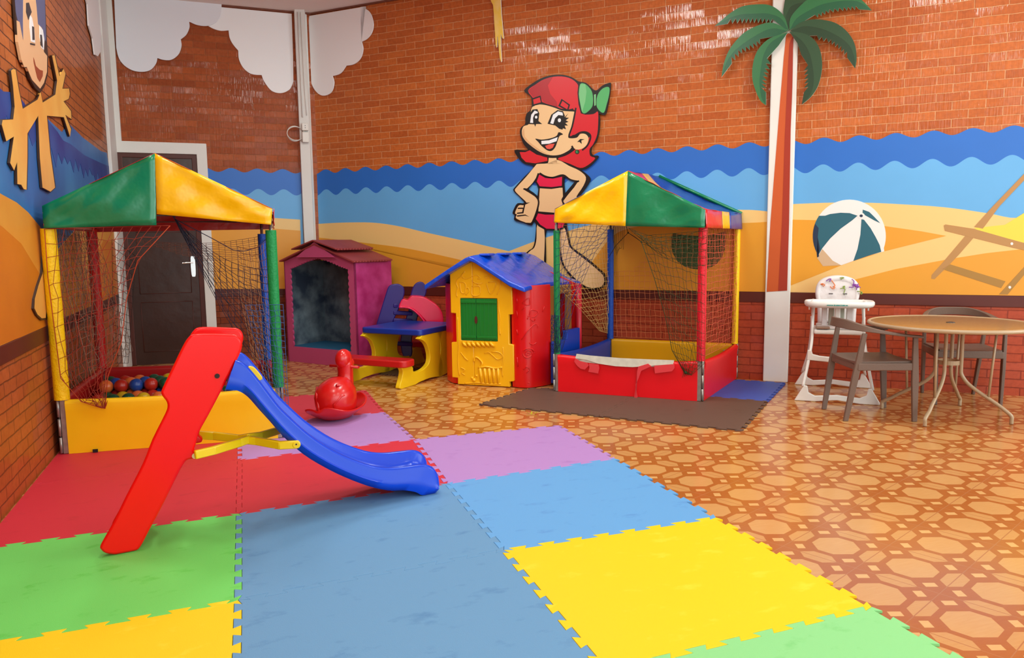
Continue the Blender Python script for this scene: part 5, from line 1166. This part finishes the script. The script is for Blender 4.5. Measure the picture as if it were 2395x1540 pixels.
# reliefs on the red wall
def rp2(px, py): return onp(*C9([(px, py)])[0], yl+hx_*(Wf+.12)+hy*.0, (hy*1.0-hx_*.0))
rl_mb = MB()
for line in [[(1090, 620), (1150, 575), (1150, 640), (1090, 620)], [(1085, 690), (1130, 640)], [(1135, 780), (1150, 740), (1165, 690), (1215, 715), (1190, 760), (1140, 750)], [(1160, 780), (1185, 800), (1200, 780)], [(1080, 975), (1140, 890), (1190, 835), (1215, 850), (1205, 880)], [(1150, 1010), (1180, 1030), (1210, 1010)],
             [(1140, 1115), (1150, 1105), (1155, 1120), (1135, 1130), (1120, 1110), (1140, 1085), (1170, 1100), (1170, 1135), (1135, 1155), (1100, 1130), (1100, 1085), (1140, 1065), (1180, 1080), (1190, 1120)], [(1035, 570), (1040, 620)], [(1035, 700), (1042, 760)], [(1035, 880), (1045, 930)], [(1040, 1150), (1045, 1240)], [(1245, 720), (1260, 660)], [(1100, 1270), (1130, 1240), (1150, 1270), (1130, 1300)], [(1140, 1400), (1190, 1400)]]:
    P = [rp2(*p)-hy*.0 for p in (spline(line, 4, False) if len(line) > 2 else line)]
    P2 = []
    for p in P:
        a = (p-yl).dot(hx_); best = min(rcurve, key=lambda c: abs(c[0]-a)); P2.append(H(a, best[1]-.002, p.z))
    rl_mb.tube(P2, .005, 6)
rl_mb.build('candy_relief', ph_red, hs)
# side wall on the right: tan upper with a window opening, blue half door, rear post
sa = ra+.03
def S_(b, z, o=0): return H(sa+o, max(.06, rb_)+.10, 0)+qd*(b-b0)+Vector((0, 0, z))
b0 = max(.06, rb_)+.10
mb = MB()
def sidebox(b0_, b1_, z0_, z1_, m_, name, a=sa, th=.03):
    return MB().prism([H(a, b0_, z0_), H(a, b1_, z0_), H(a, b1_, z1_), H(a, b0_, z1_)], -hx_*th).build(name, m_, hs, bevel=.004)
mb = MB()
for (p, q_, r0_, r1_) in [(b0, b0+.06, .005, zr), (b0+.36, b0+.44, .005, zr), (b0+.06, b0+.36, zr-.08, zr), (b0+.06, b0+.36, .005, .43)]:
    mb.prism([S_(p, r0_), S_(q_, r0_), S_(q_, r1_), S_(p, r1_)], -hx_*.03)
mb.build('side_wall', ph_tan, hs)
mb = MB(); mb.prism([S_(b0-.03, .02, .01), S_(b0+.50, .02, .01), S_(b0+.50, .50, .01), S_(b0+.22, .50, .01), S_(b0+.22, .42, .01), S_(b0-.03, .42, .01)], hx_*.05); mb.build('half_door', ph_bl2, hs, bevel=.008)
MB().tube([S_(b0+.54, .005, .03), S_(b0+.54, zr, .03)], .03, 14).build('rear_post', mat('pinkish red post', (220, 40, 60), .35, .5), hs)
mb = MB(); mb.prism([Hq(la, DEP, .005), Hq(sa-.06, DEP, .005), Hq(sa-.06, DEP, zr), Hq(Wf/2, DEP, FP[10][1]-.02), Hq(la, DEP, zr)], hy*.03); mb.build('rear_wall', ph_red, hs)
mb = MB(); mb.prism([H(la, lb_+.16, .005), Hq(la, DEP, .005), Hq(la, DEP, zl_), H(la, lb_+.16, zl_)], hx_*.03); mb.build('side_wall', ph_red, hs)
# roof
def rfz(x, y): p = onp(*C9([(x, y)])[0], yl-hy*.10, hy)-yl; return p.dot(hx_), p.z
pk = rfz(590, 145); pr1 = rfz(985, 395); plc = rfz(440, 240); 
pr2 = rfz(1130, 450); pll = rfz(150, 430)
slope_r = (pr1[1]-pk[1])/(pr1[0]-pk[0]); 
prof = [(pll[0], pll[1]), ((pll[0]+pk[0])/2, (pll[1]+pk[1])/2+.012), (pk[0]-.05, pk[1]-.025), (pk[0], pk[1]), (pk[0]+.05, pk[1]-.018), (pr1[0], pr1[1]+.0), (pr2[0], pr2[1])]
rings = []
NR = 14
for i in range(NR+1):
    k = i/NR; b = -.10+k*(DEP+.36); e = abs(2*k-1)**5
    ring = []
    up_ = [(a*(1-.0*e)+(pk[0]-a)*.0, z-.02*e) for a, z in prof]
    ring = [Hq(a, b+.0, z+.018*math.sin(9*k+a*14)*(0 if j == 3 else .35)) for j, (a, z) in enumerate(up_)]+[Hq(a, b, z-.045) for a, z in up_[::-1]]
    rings.append(ring)
MB().loft(rings).build('roof', ph_blue, hs, sharp=60, bevel=.01)
mb = MB()
for (k, b) in [(0, .12), (1, .42), (2, .72)]:
    mb.box(Hq(pk[0]+.05, b, pk[1]-.008), (.10, .16, .022), (hx_, hy, Vector((0, 0, 1))))
mb.build('ridge_tiles', ph_blue, hs, bevel=.008)

# ------------------------------------------------------------------ pink wooden house
pk_m = mat('painted pink wood', (186, 62, 116), .45, .4, rgb2=(166, 48, 102), vscale=4, var=.1); pk_f = mat('painted pink front', (188, 74, 118), .45, .4); pk_roof = mat('painted maroon roof', (158, 66, 66), .5, .3, rgb2=(140, 54, 52), vscale=3)
in_m = mat('slate blue inside', (122, 138, 146), .6, .3, rgb2=(48, 60, 78), vscale=5); in_fl = mat('blue floor cloth', (40, 96, 132), .6, .3)
pm_s = mat('mottled magenta side', (204, 70, 140), .45, .4, rgb2=(170, 38, 104), vscale=6)
PR = fl(838, 862); pyd = Vector((.79, .613, 0)).normalized(); pxd = Vector((pyd.y, -pyd.x, 0)); WP, DP = 1.10, .60
PO = PR-pxd*WP
kh = thing('playhouse', 'pink wooden playhouse with a scalloped doorway and maroon roof, in the corner', 'playhouse', PO+pxd*WP/2)
def kp(x, y, d=0): return onp(x, y, PO-pyd*d, pyd)
def K_(a, b, z): return PO+pxd*a+pyd*b+Vector((0, 0, z))
def kl(x, y): p = kp(x, y)-PO; return p.dot(pxd), p.z
zE = upz(613, PR); 
apxk = kl(*C8([(345, 72)])[0]); zF = kl(*C8([(185, 915)])[0])[1]; zF2 = kl(*C8([(680, 935)])[0])[1]; zF = (zF+zF2)/2
am = WP/2
# scalloped opening outline (right half traced, left half mirrored)
ro = [kl(*p) for p in C8([(370, 212), (480, 238), (590, 276), (650, 292)])]
side_a = kl(*C8([(665, 600)])[0])[0]
archz = [(am, ro[0][1]), (am+(side_a-am)*.38, ro[1][1]), (am+(side_a-am)*.74, ro[2][1]), (side_a, ro[3][1]-.01)]
def scal(p, q_, n, amp, sgn=1):
    out = []; dx, dz = q_[0]-p[0], q_[1]-p[1]; l = math.hypot(dx, dz); nx, nz = -dz/l, dx/l
    for i in range(n*6):
        t = i/(n*6); s = abs(math.sin(math.pi*n*t))*amp*sgn; out.append((p[0]+dx*t+nx*s, p[1]+dz*t+nz*s))
    return out
arch = spline(archz, 4, False)
rt_ = []
for i in range(len(arch)-1): rt_ += scal(arch[i], arch[i+1], 1, .012, -1)
rt_ += scal(arch[-1], (side_a, zF), 14, .014, -1)+[(side_a, zF)]
mb = MB(); T = .02
half_r = [(am, zE+.17), (WP, zE), (WP, .0), (am, .0), (am, zF)]+rt_[::-1]
mb.prism([K_(a, 0, max(z, .001)) for a, z in half_r], pyd*T)
half_l = [(2*am-a, z) for a, z in half_r]
mb.prism([K_(a, 0, max(z, .001)) for a, z in half_l], pyd*T)
mb.build('front_panel', pk_f, kh)
MB().prism([K_(WP, 0, .001), K_(WP, DP, .001), K_(WP, DP, zE), K_(WP, 0, zE)], -pxd*.015).build('side_panel', pm_s, kh)
MB().prism([K_(0, 0, .001), K_(0, DP, .001), K_(0, DP, zE), K_(0, 0, zE)], pxd*.015).build('side_panel', pm_s, kh)
mb = MB(); mb.prism([K_(.016, DP-.001, .001), K_(WP-.016, DP-.001, .001), K_(WP-.016, DP-.001, zE), K_(am, DP-.001, zE+.16), K_(.016, DP-.001, zE)], -pyd*.012)
mb.prism([K_(.016, .02, .02), K_(.016, DP-.013, .02), K_(.016, DP-.013, zE), K_(.016, .02, zE)], pxd*.004); mb.prism([K_(WP-.016, .02, .02), K_(WP-.016, DP-.013, .02), K_(WP-.016, DP-.013, zE), K_(WP-.016, .02, zE)], -pxd*.004)
mb.build('inner_lining', in_m, kh)
MB().box(K_(am, DP/2, zF-.012), (WP-.045, DP-.05, .02), (pxd, pyd, Vector((0, 0, 1)))).build('inner_floor', in_fl, kh)
rise = .17
mb = MB()
for s in (-1, 1):
    e_ = am+s*(am+.02); ze = zE-.002
    mb.prism([K_(e_, -.05, ze), K_(am, -.05, ze+rise+.02), K_(am, DP-.0, ze+rise+.02), K_(e_, DP-.0, ze)], (0, 0, .016))
mb.build('roof', pk_roof, kh)
mb = MB()
for s in (-1, 1):
    e_ = am+s*.34; zt_ = zE+rise
    mb.prism([K_(e_, -.07, zt_-.035), K_(am, -.07, zt_+.06), K_(am, DP-.06, zt_+.06), K_(e_, DP-.06, zt_-.035)], (0, 0, .014))
mb.build('raised_roof', pk_roof, kh)
mb = MB()
for e_, zz, rr0 in [(am+.342, zE+rise-.035, .010), (am+am+.02, zE-.0, .009)]:
    for k in range(12): mb.tube([K_(e_, -.04+k*(DP-.04)/12, zz), K_(e_, -.04+(k+.85)*(DP-.04)/12, zz)], rr0, 8)
mb.build('scalloped_eave', pk_roof, kh)
MB().prism([K_(am-.30, -.045, zE+rise*.30), K_(am+.30, -.045, zE+rise*.30), K_(am, -.045, zE+rise+.05)], pyd*.015).build('gable_board', pk_f, kh)
# ------------------------------------------------------------------ round table
tan_m = mat('table frame beige', (176, 150, 118), .35, .5); top_m = mat('mottled brown glass top', (186, 142, 90), .2, .5, rgb2=(150, 104, 62), vscale=60, coat=.3)
tc = Vector((5.04, 4.06, 0)); tl = thing('round_table', 'round mottled brown patio table with beige bent-tube legs', 'table', tc)
TR, TZ = .56, .712
rings = []
def disc(prof, n=64): return [[tc+Vector((r*math.cos(2*math.pi*k/n), r*math.sin(2*math.pi*k/n), z)) for k in range(n)] for r, z in prof]
MB().loft(disc([(.018, TZ-.004), (TR-.02, TZ-.004), (TR-.02, TZ+.002), (.018, TZ+.002), (.018, TZ-.004)]), smooth=False, cap=False).build('table_top', top_m, tl)
MB().tube([tc+Vector(((TR-.008)*math.cos(t), (TR-.008)*math.sin(t), TZ-.008)) for t in [k*2*math.pi/72 for k in range(72)]], .015, 10, closed=True).build('rim', tan_m, tl)
MB().loft(disc([(.03, TZ+.001), (.03, TZ+.006), (.02, TZ+.008), (.018, TZ-.002)], 20), cap=False).build('umbrella_collar', mat('dark collar', (70, 54, 44), .4), tl)
feet = [Vector((4.621, 3.882, 0)), Vector((5.229, 3.686, 0)), Vector((5.440, 4.262, 0)), Vector((4.80, 4.428, 0))]
for f in feet:
    d = (f-tc); R_ = d.length; d.normalize()
    P = [(.36, TZ-.02), (.20, TZ-.03), (.11, TZ-.05), (.085, TZ-.09), (.085, .44), (.085, .38), (.09, .33), (.13, .27), (.20, .215), (.28, .165), (.34, .125), (.38, .095), (R_, .06), (R_+.003, .03), (R_+.003, .003)]
    P = spline([(a, b) for a, b in P], 3, False)
    MB().tube([tc+d*a+Vector((0, 0, z)) for a, z in P], .0135, 10).build('leg', tan_m, tl)
    s_ = tc+d*.27; MB().tube([s_+Vector((0, 0, .172)), s_+d*.03+Vector((0, 0, TZ-.02))], .009, 8).build('stay_rod', tan_m, tl)
for z in (TZ-.07, .40):
    MB().loft([[tc+Vector((r*math.cos(2*math.pi*k/28), r*math.sin(2*math.pi*k/28), zz)) for k in range(28)] for r, zz in [(.072, z), (.078, z), (.078, z+.032), (.072, z+.032), (.072, z)]], cap=False, smooth=False).build('ring_brace', tan_m, tl)
# ------------------------------------------------------------------ brown plastic armchairs
ch_m = mat('taupe plastic', (112, 90, 78), .45, .4, bump=.1, bscale=120); ch_m2 = ch_m
def chair(label, loc, rz, feet=None, group=None):
    t = thing('armchair', label, 'chair', loc, rz, group)
    # local: faces +x
    def leg(fx_, fy_, tx, ty, zt, w0=.036, w1=.05):
        rings = []
        for k in range(7):
            u = k/6; c = Vector((fx_+(tx-fx_)*u, fy_+(ty-fy_)*u, zt*u)); w = w0+(w1-w0)*min(1, 2*u) if u < .5 else w1+(w0*.95-w1)*(u-.5)*2; h = .022+.004*math.sin(math.pi*u)
            rings.append([c+Vector((w/2*a, h/2*b, 0)) for a, b in ((-1, -1), (1, -1), (1, 1), (-1, 1))])
        return MB().loft(rings, smooth=False).build('leg', ch_m, t, bevel=.005, local=True)
    leg(.23, .235, .20, .25, .635); leg(.23, -.235, .20, -.25, .635); leg(-.26, .20, -.16, .235, .66); leg(-.26, -.20, -.16, -.235, .66)
    # seat
    n = 12; rings = []
    for i in range(n+1):
        x = -.21+.44*i/n; dip = -.015*math.sin(math.pi*i/n); w = .225
        rings.append([Vector((x, -w, .42)), Vector((x, -w, .452)), Vector((x, -w*.5, .445+dip)), Vector((x, 0, .443+dip)), Vector((x, w*.5, .445+dip)), Vector((x, w, .452)), Vector((x, w, .42)), Vector((x, 0, .418+dip))])
    MB().loft(rings).build('seat', ch_m, t, local=True, sharp=40)
    mb = MB()
    for (a, b) in [((.225, -.24), (.225, .24)), ((-.20, -.22), (-.20, .22)), ((-.20, .228), (.22, .243)), ((-.20, -.228), (.22, -.243))]: mb.bar((a[0], a[1], .412), (b[0], b[1], .412), .02, .055)
    mb.build('seat_rail', ch_m, t, local=True, bevel=.006)
    # arm and back band
    ctrl = [(.24, -.265, .635, 0), (.10, -.27, .65, 0), (-.06, -.262, .675, .15), (-.18, -.22, .70, .6), (-.255, -.13, .718, 1), (-.28, 0, .722, 1), (-.255, .13, .718, 1), (-.18, .22, .70, .6), (-.06, .262, .675, .15), (.10, .27, .65, 0), (.24, .265, .635, 0)]
    cc_ = spline(ctrl, 4, False); rings = []
    for i, (x, y, z, b) in enumerate(cc_):
        p0 = cc_[max(0, i-1)]; p1 = cc_[min(len(cc_)-1, i+1)]; d = Vector((p1[0]-p0[0], p1[1]-p0[1], 0)).normalized(); nn = Vector((d.y, -d.x, 0))   # outward
        c = Vector((x, y, z)); hw = .026*(1-b)+.011*b; hh = .010*(1-b)+.034*b; sh = nn*(.012*b)
        rings.append([c-nn*hw-Vector((0, 0, hh)), c+nn*hw-Vector((0, 0, hh)), c+nn*hw+sh+Vector((0, 0, hh)), c-nn*hw+sh+Vector((0, 0, hh))])
    MB().loft(rings).build('backrest_band', ch_m, t, local=True, bevel=.005, sharp=50)
    return t
chair('taupe plastic armchair left of the round table, in front of the high chair', (4.545, 4.32, 0), math.radians(-21.5), group=None)
chair('taupe plastic armchair behind the round table, against the brick wall', (5.64, 4.44, 0), math.radians(236))
# ------------------------------------------------------------------ high chair
hw_m = mat('white enamel', (232, 230, 224), .3, .5); pad_m = mat('printed pad white', (226, 218, 216), .6, .3, bump=.3, bscale=14); grey_pad = mat('printed pad grey', (176, 176, 160), .6, .3)
hA, hB, hC, hD = Vector((4.346, 4.983, 0)), Vector((4.814, 4.54, 0)), Vector((4.955, 5.482, 0)), Vector((5.444, 5.08, 0))
hc = (hA+hB+hC+hD)/4; gy = ((hB-hA)+(hD-hC)).normalized(); gx = Vector((gy.y, -gy.x, 0))  # gx: forward (towards camera)
if gx.dot(CAM-hc) < 0: gx = -gx
hch = thing('high_chair', 'white high chair with a tray and a printed white seat pad', 'high chair', hc)
def HC(x, y, z): return hc+gx*x+gy*y+Vector((0, 0, z))     # y to the right in the photo
bx_ = .37
for s in (1, -1):   # floor bars with flared feet
    x = s*bx_; sx = .33; mb = MB()
    pts = [(-sx, .002), (-sx+.075, .135), (-sx+.10, .13), (-sx+.11, .075), (-sx+.16, .05), (0, .066), (sx-.16, .05), (sx-.11, .075), (sx-.10, .13), (sx-.075, .135), (sx, .002), (sx-.16, .002), (0, .022), (-sx+.16, .002)]
    mb.prism([HC(x-.012, a, z) for a, z in pts], gx*.024); mb.build('floor_bar', hw_m, hch, bevel=.006, sharp=50)
for sy in (-1, 1):
    P = spline([(bx_, sy*.265, .12), (.30, sy*.235, .28), (.19, sy*.205, .48), (.08, sy*.20, .66), (.0, sy*.195, .78)], 4, False)
    MB().tube([HC(*p) for p in P], .0125, 10).build('leg', hw_m, hch)
    P = spline([(-bx_, sy*.265, .12), (-.27, sy*.22, .32), (-.12, sy*.205, .52), (.03, sy*.205, .68)], 4, False)
    MB().tube([HC(*p) for p in P], .0125, 10).build('leg', hw_m, hch)
    MB().tube([HC(.04, sy*.20, .70), HC(-.05, sy*.20, .82), HC(.16, sy*.215, .80)], .013, 10).build('arm_tube', hw_m, hch)
mb = MB(); pts = [(-.24, .335), (-.235, .42), (-.205, .42), (-.195, .385), (-.14, .372), (0, .362), (.14, .372), (.195, .385), (.205, .42), (.235, .42), (.24, .335), (.0, .318)]
mb.prism([HC(.255, a, z) for a, z in pts], gx*.03); mb.build('footrest', hw_m, hch, bevel=.006, sharp=50)
# seat tub
def rbox(x0, x1, y0, y1, z0, z1, m_, nm, bv=.02): return MB().box(HC((x0+x1)/2, (y0+y1)/2, (z0+z1)/2), (x1-x0, y1-y0, z1-z0), (gx, gy, Vector((0, 0, 1)))).build(nm, m_, hch, bevel=bv, seg=3, sharp=50)
rbox(-.17, .19, -.19, .19, .545, .585, hw_m, 'seat_tub', .014); rbox(-.14, .16, -.17, .17, .585, .61, pad_m, 'seat_pad', .012)
# padded back
bp_l = []
for k in range(36):
    t = 2*math.pi*k/36; y = .178*math.cos(t); z = .885+.125*math.sin(t); bp_l.append((y*(1 if math.sin(t) > 0 else 1), z if math.sin(t) > -.3 else .885-.125*.3-.16*(1-abs(math.cos(t)))))
outl_ = [(-.155, .60), (-.16, .75), (-.178, .84), (-.18, .90), (-.165, .955), (-.13, .995), (-.07, 1.02), (0, 1.028), (.07, 1.02), (.13, .995), (.165, .955), (.18, .90), (.178, .84), (.16, .75), (.155, .60)]
oo = spline(outl_, 3, False)
mb = MB(); rings = []
for (sc__, dx) in [(.86, -.05), (.97, -.04), (1.0, -.015), (.97, .012), (.84, .022), (.80, .012)]:
    rings.append([HC(-.16-.10*(z-.6)*1+dx+ .0, y*sc__, .80+(z-.80)*sc__) for y, z in oo])
mb.loft(rings).build('back_pad', pad_m, hch)
rbox(-.175, -.155, -.11, .11, .62, .92, mat('pad inner grey', (206, 202, 200), .6), 'back_insert', .03) if False else None
C10 = crop(1880, 630, 7.7)
def pad_px(x, y): return onp(*C10([(x, y)])[0], HC(-.165, 0, .9), gx)
cols_ = {'p': mat('print purple', (140, 70, 160), .6), 'o': mat('print orange', (224, 120, 60), .6), 'g': mat('print olive', (130, 150, 60), .6)}
mb = {k: MB() for k in cols_}
for (c, L_) in [('p', [(405, 215), (450, 180), (490, 175), (475, 205), (470, 230)]), ('o', [(500, 200), (550, 270), (560, 300), (530, 320), (570, 330)]), ('o', [(300, 275), (340, 260), (380, 285), (350, 310)]), ('g', [(650, 160), (690, 150), (725, 155), (690, 170), (670, 190)]), ('o', [(475, 310), (510, 345), (560, 350)]),
                ('g', [(655, 350), (700, 345), (740, 300), (720, 350), (745, 360), (720, 440), (735, 465)]), ('p', [(865, 180), (905, 215), (900, 260), (880, 290), (895, 325), (815, 325)]), ('p', [(900, 270), (950, 280), (1000, 320), (1025, 330)]), ('p', [(960, 290), (990, 260)]), ('p', [(950, 320), (950, 370)]), ('g', [(960, 400), (1010, 400), (1050, 420), (1040, 450), (1015, 440)])]:
    P = [pad_px(*p)+gx*.04 for p in spline(L_, 3, False)]
    P = [HC(-.16-.10*(p.z-.6)+.024, (p-hc).dot(gy), p.z) for p in P]; mb[c].tube(P, .0042, 6)
for (c, x, y, r__) in [('p', 945, 300, .014), ('p', 975, 312, .012), ('p', 915, 285, .010), ('g', 725, 320, .010), ('o', 545, 315, .007), ('o', 335, 280, .008), ('g', 1030, 430, .006)]:
    p = pad_px(x, y); mb[c].sphere(HC(-.16-.10*(p.z-.6)+.018, (p-hc).dot(gy), p.z), r__, 10, 6)
for k in mb: mb[k].build('pad_print', cols_[k], hch)
mb_ = MB()
for y in (-.055, .06): mb_.box(HC(-.155, y, .868), (.006, .034, .012), (gx, gy, Vector((0, 0, 1))))
mb_.build('strap_slot', mat('strap slot grey', (120, 112, 110), .5), hch)
rbox(-.15, .0, -.10, .10, .612, .76, grey_pad, 'seat_pad_lower', .03) if False else None
for (a, b, mm_) in [(-.13, -.085, pad_m), (-.075, -.03, grey_pad), (.0, .05, grey_pad), (.065, .12, pad_m)]: rbox(.02, .05, a, b, .60, .775, mm_, 'front_pad', .008)
rbox(.10, .125, -.03, .015, .58, .785, hw_m, 'crotch_post', .008)
MB().box(HC(.17, -.12, .60), (.05, .11, .02), (gx, gy, Vector((0, 0, 1)))).build('arm_pad', mat('pad edge brown', (150, 120, 100), .6), hch, bevel=.008)
# tray
rings = []
def oval(rx, ry, z, ox=.13, n=40, e=3.2): 
    out = []
    for k in range(n):
        t = 2*math.pi*k/n; c, s = math.cos(t), math.sin(t); out.append(HC(ox+rx*math.copysign(abs(c)**(2/e), c), ry*math.copysign(abs(s)**(2/e), s), z))
    return out
MB().loft([oval(.13, .235, .775), oval(.155, .262, .785), oval(.165, .272, .80), oval(.165, .272, .822), oval(.158, .265, .83), oval(.147, .252, .826), oval(.14, .245, .80), oval(.01, .02, .798)], cap=True).build('tray', hw_m, hch)
mb = MB()
w_ = -.10
for k, (l, h) in enumerate([(.05, .008), (.012, .012), (.03, .010), (.008, .012), (.022, .011), (.018, .008)]):
    c = HC(.13+.1665, w_+l/2, .802); mb.box(c, (.002, l, h), (gx, gy, Vector((0, 0, 1)))); w_ += l+.004
mb.build('tray_lettering', mat('teal lettering', (60, 140, 130), .5), hch)
for sy in (-1, 1): MB().prism([HC(.06, sy*.225, .775), HC(.10, sy*.225, .775), HC(.09, sy*.225, .745)], gy*(.012*sy)).build('tray_clip', hw_m, hch)
# fallen leaf on the tiles
lf = fl(1243, 971); mb = MB()
for (a, b, c) in [((0, 0), (-.03, .05), (-.012, .055)), ((0, 0), (.05, -.01), (.045, .012)), ((0, 0), (.02, .02), (.01, .045))]:
    mb.prism([lf+Vector((a[0], a[1], .002)), lf+Vector((b[0], b[1], .022)), lf+Vector((c[0], c[1], .006))], (0, 0, .0012))
tag(mb.build('leaf', mat('leaf yellow green', (206, 208, 40), .5)), 'small yellow-green leaf scrap lying on the tiles in front of the dark mat', 'leaf')
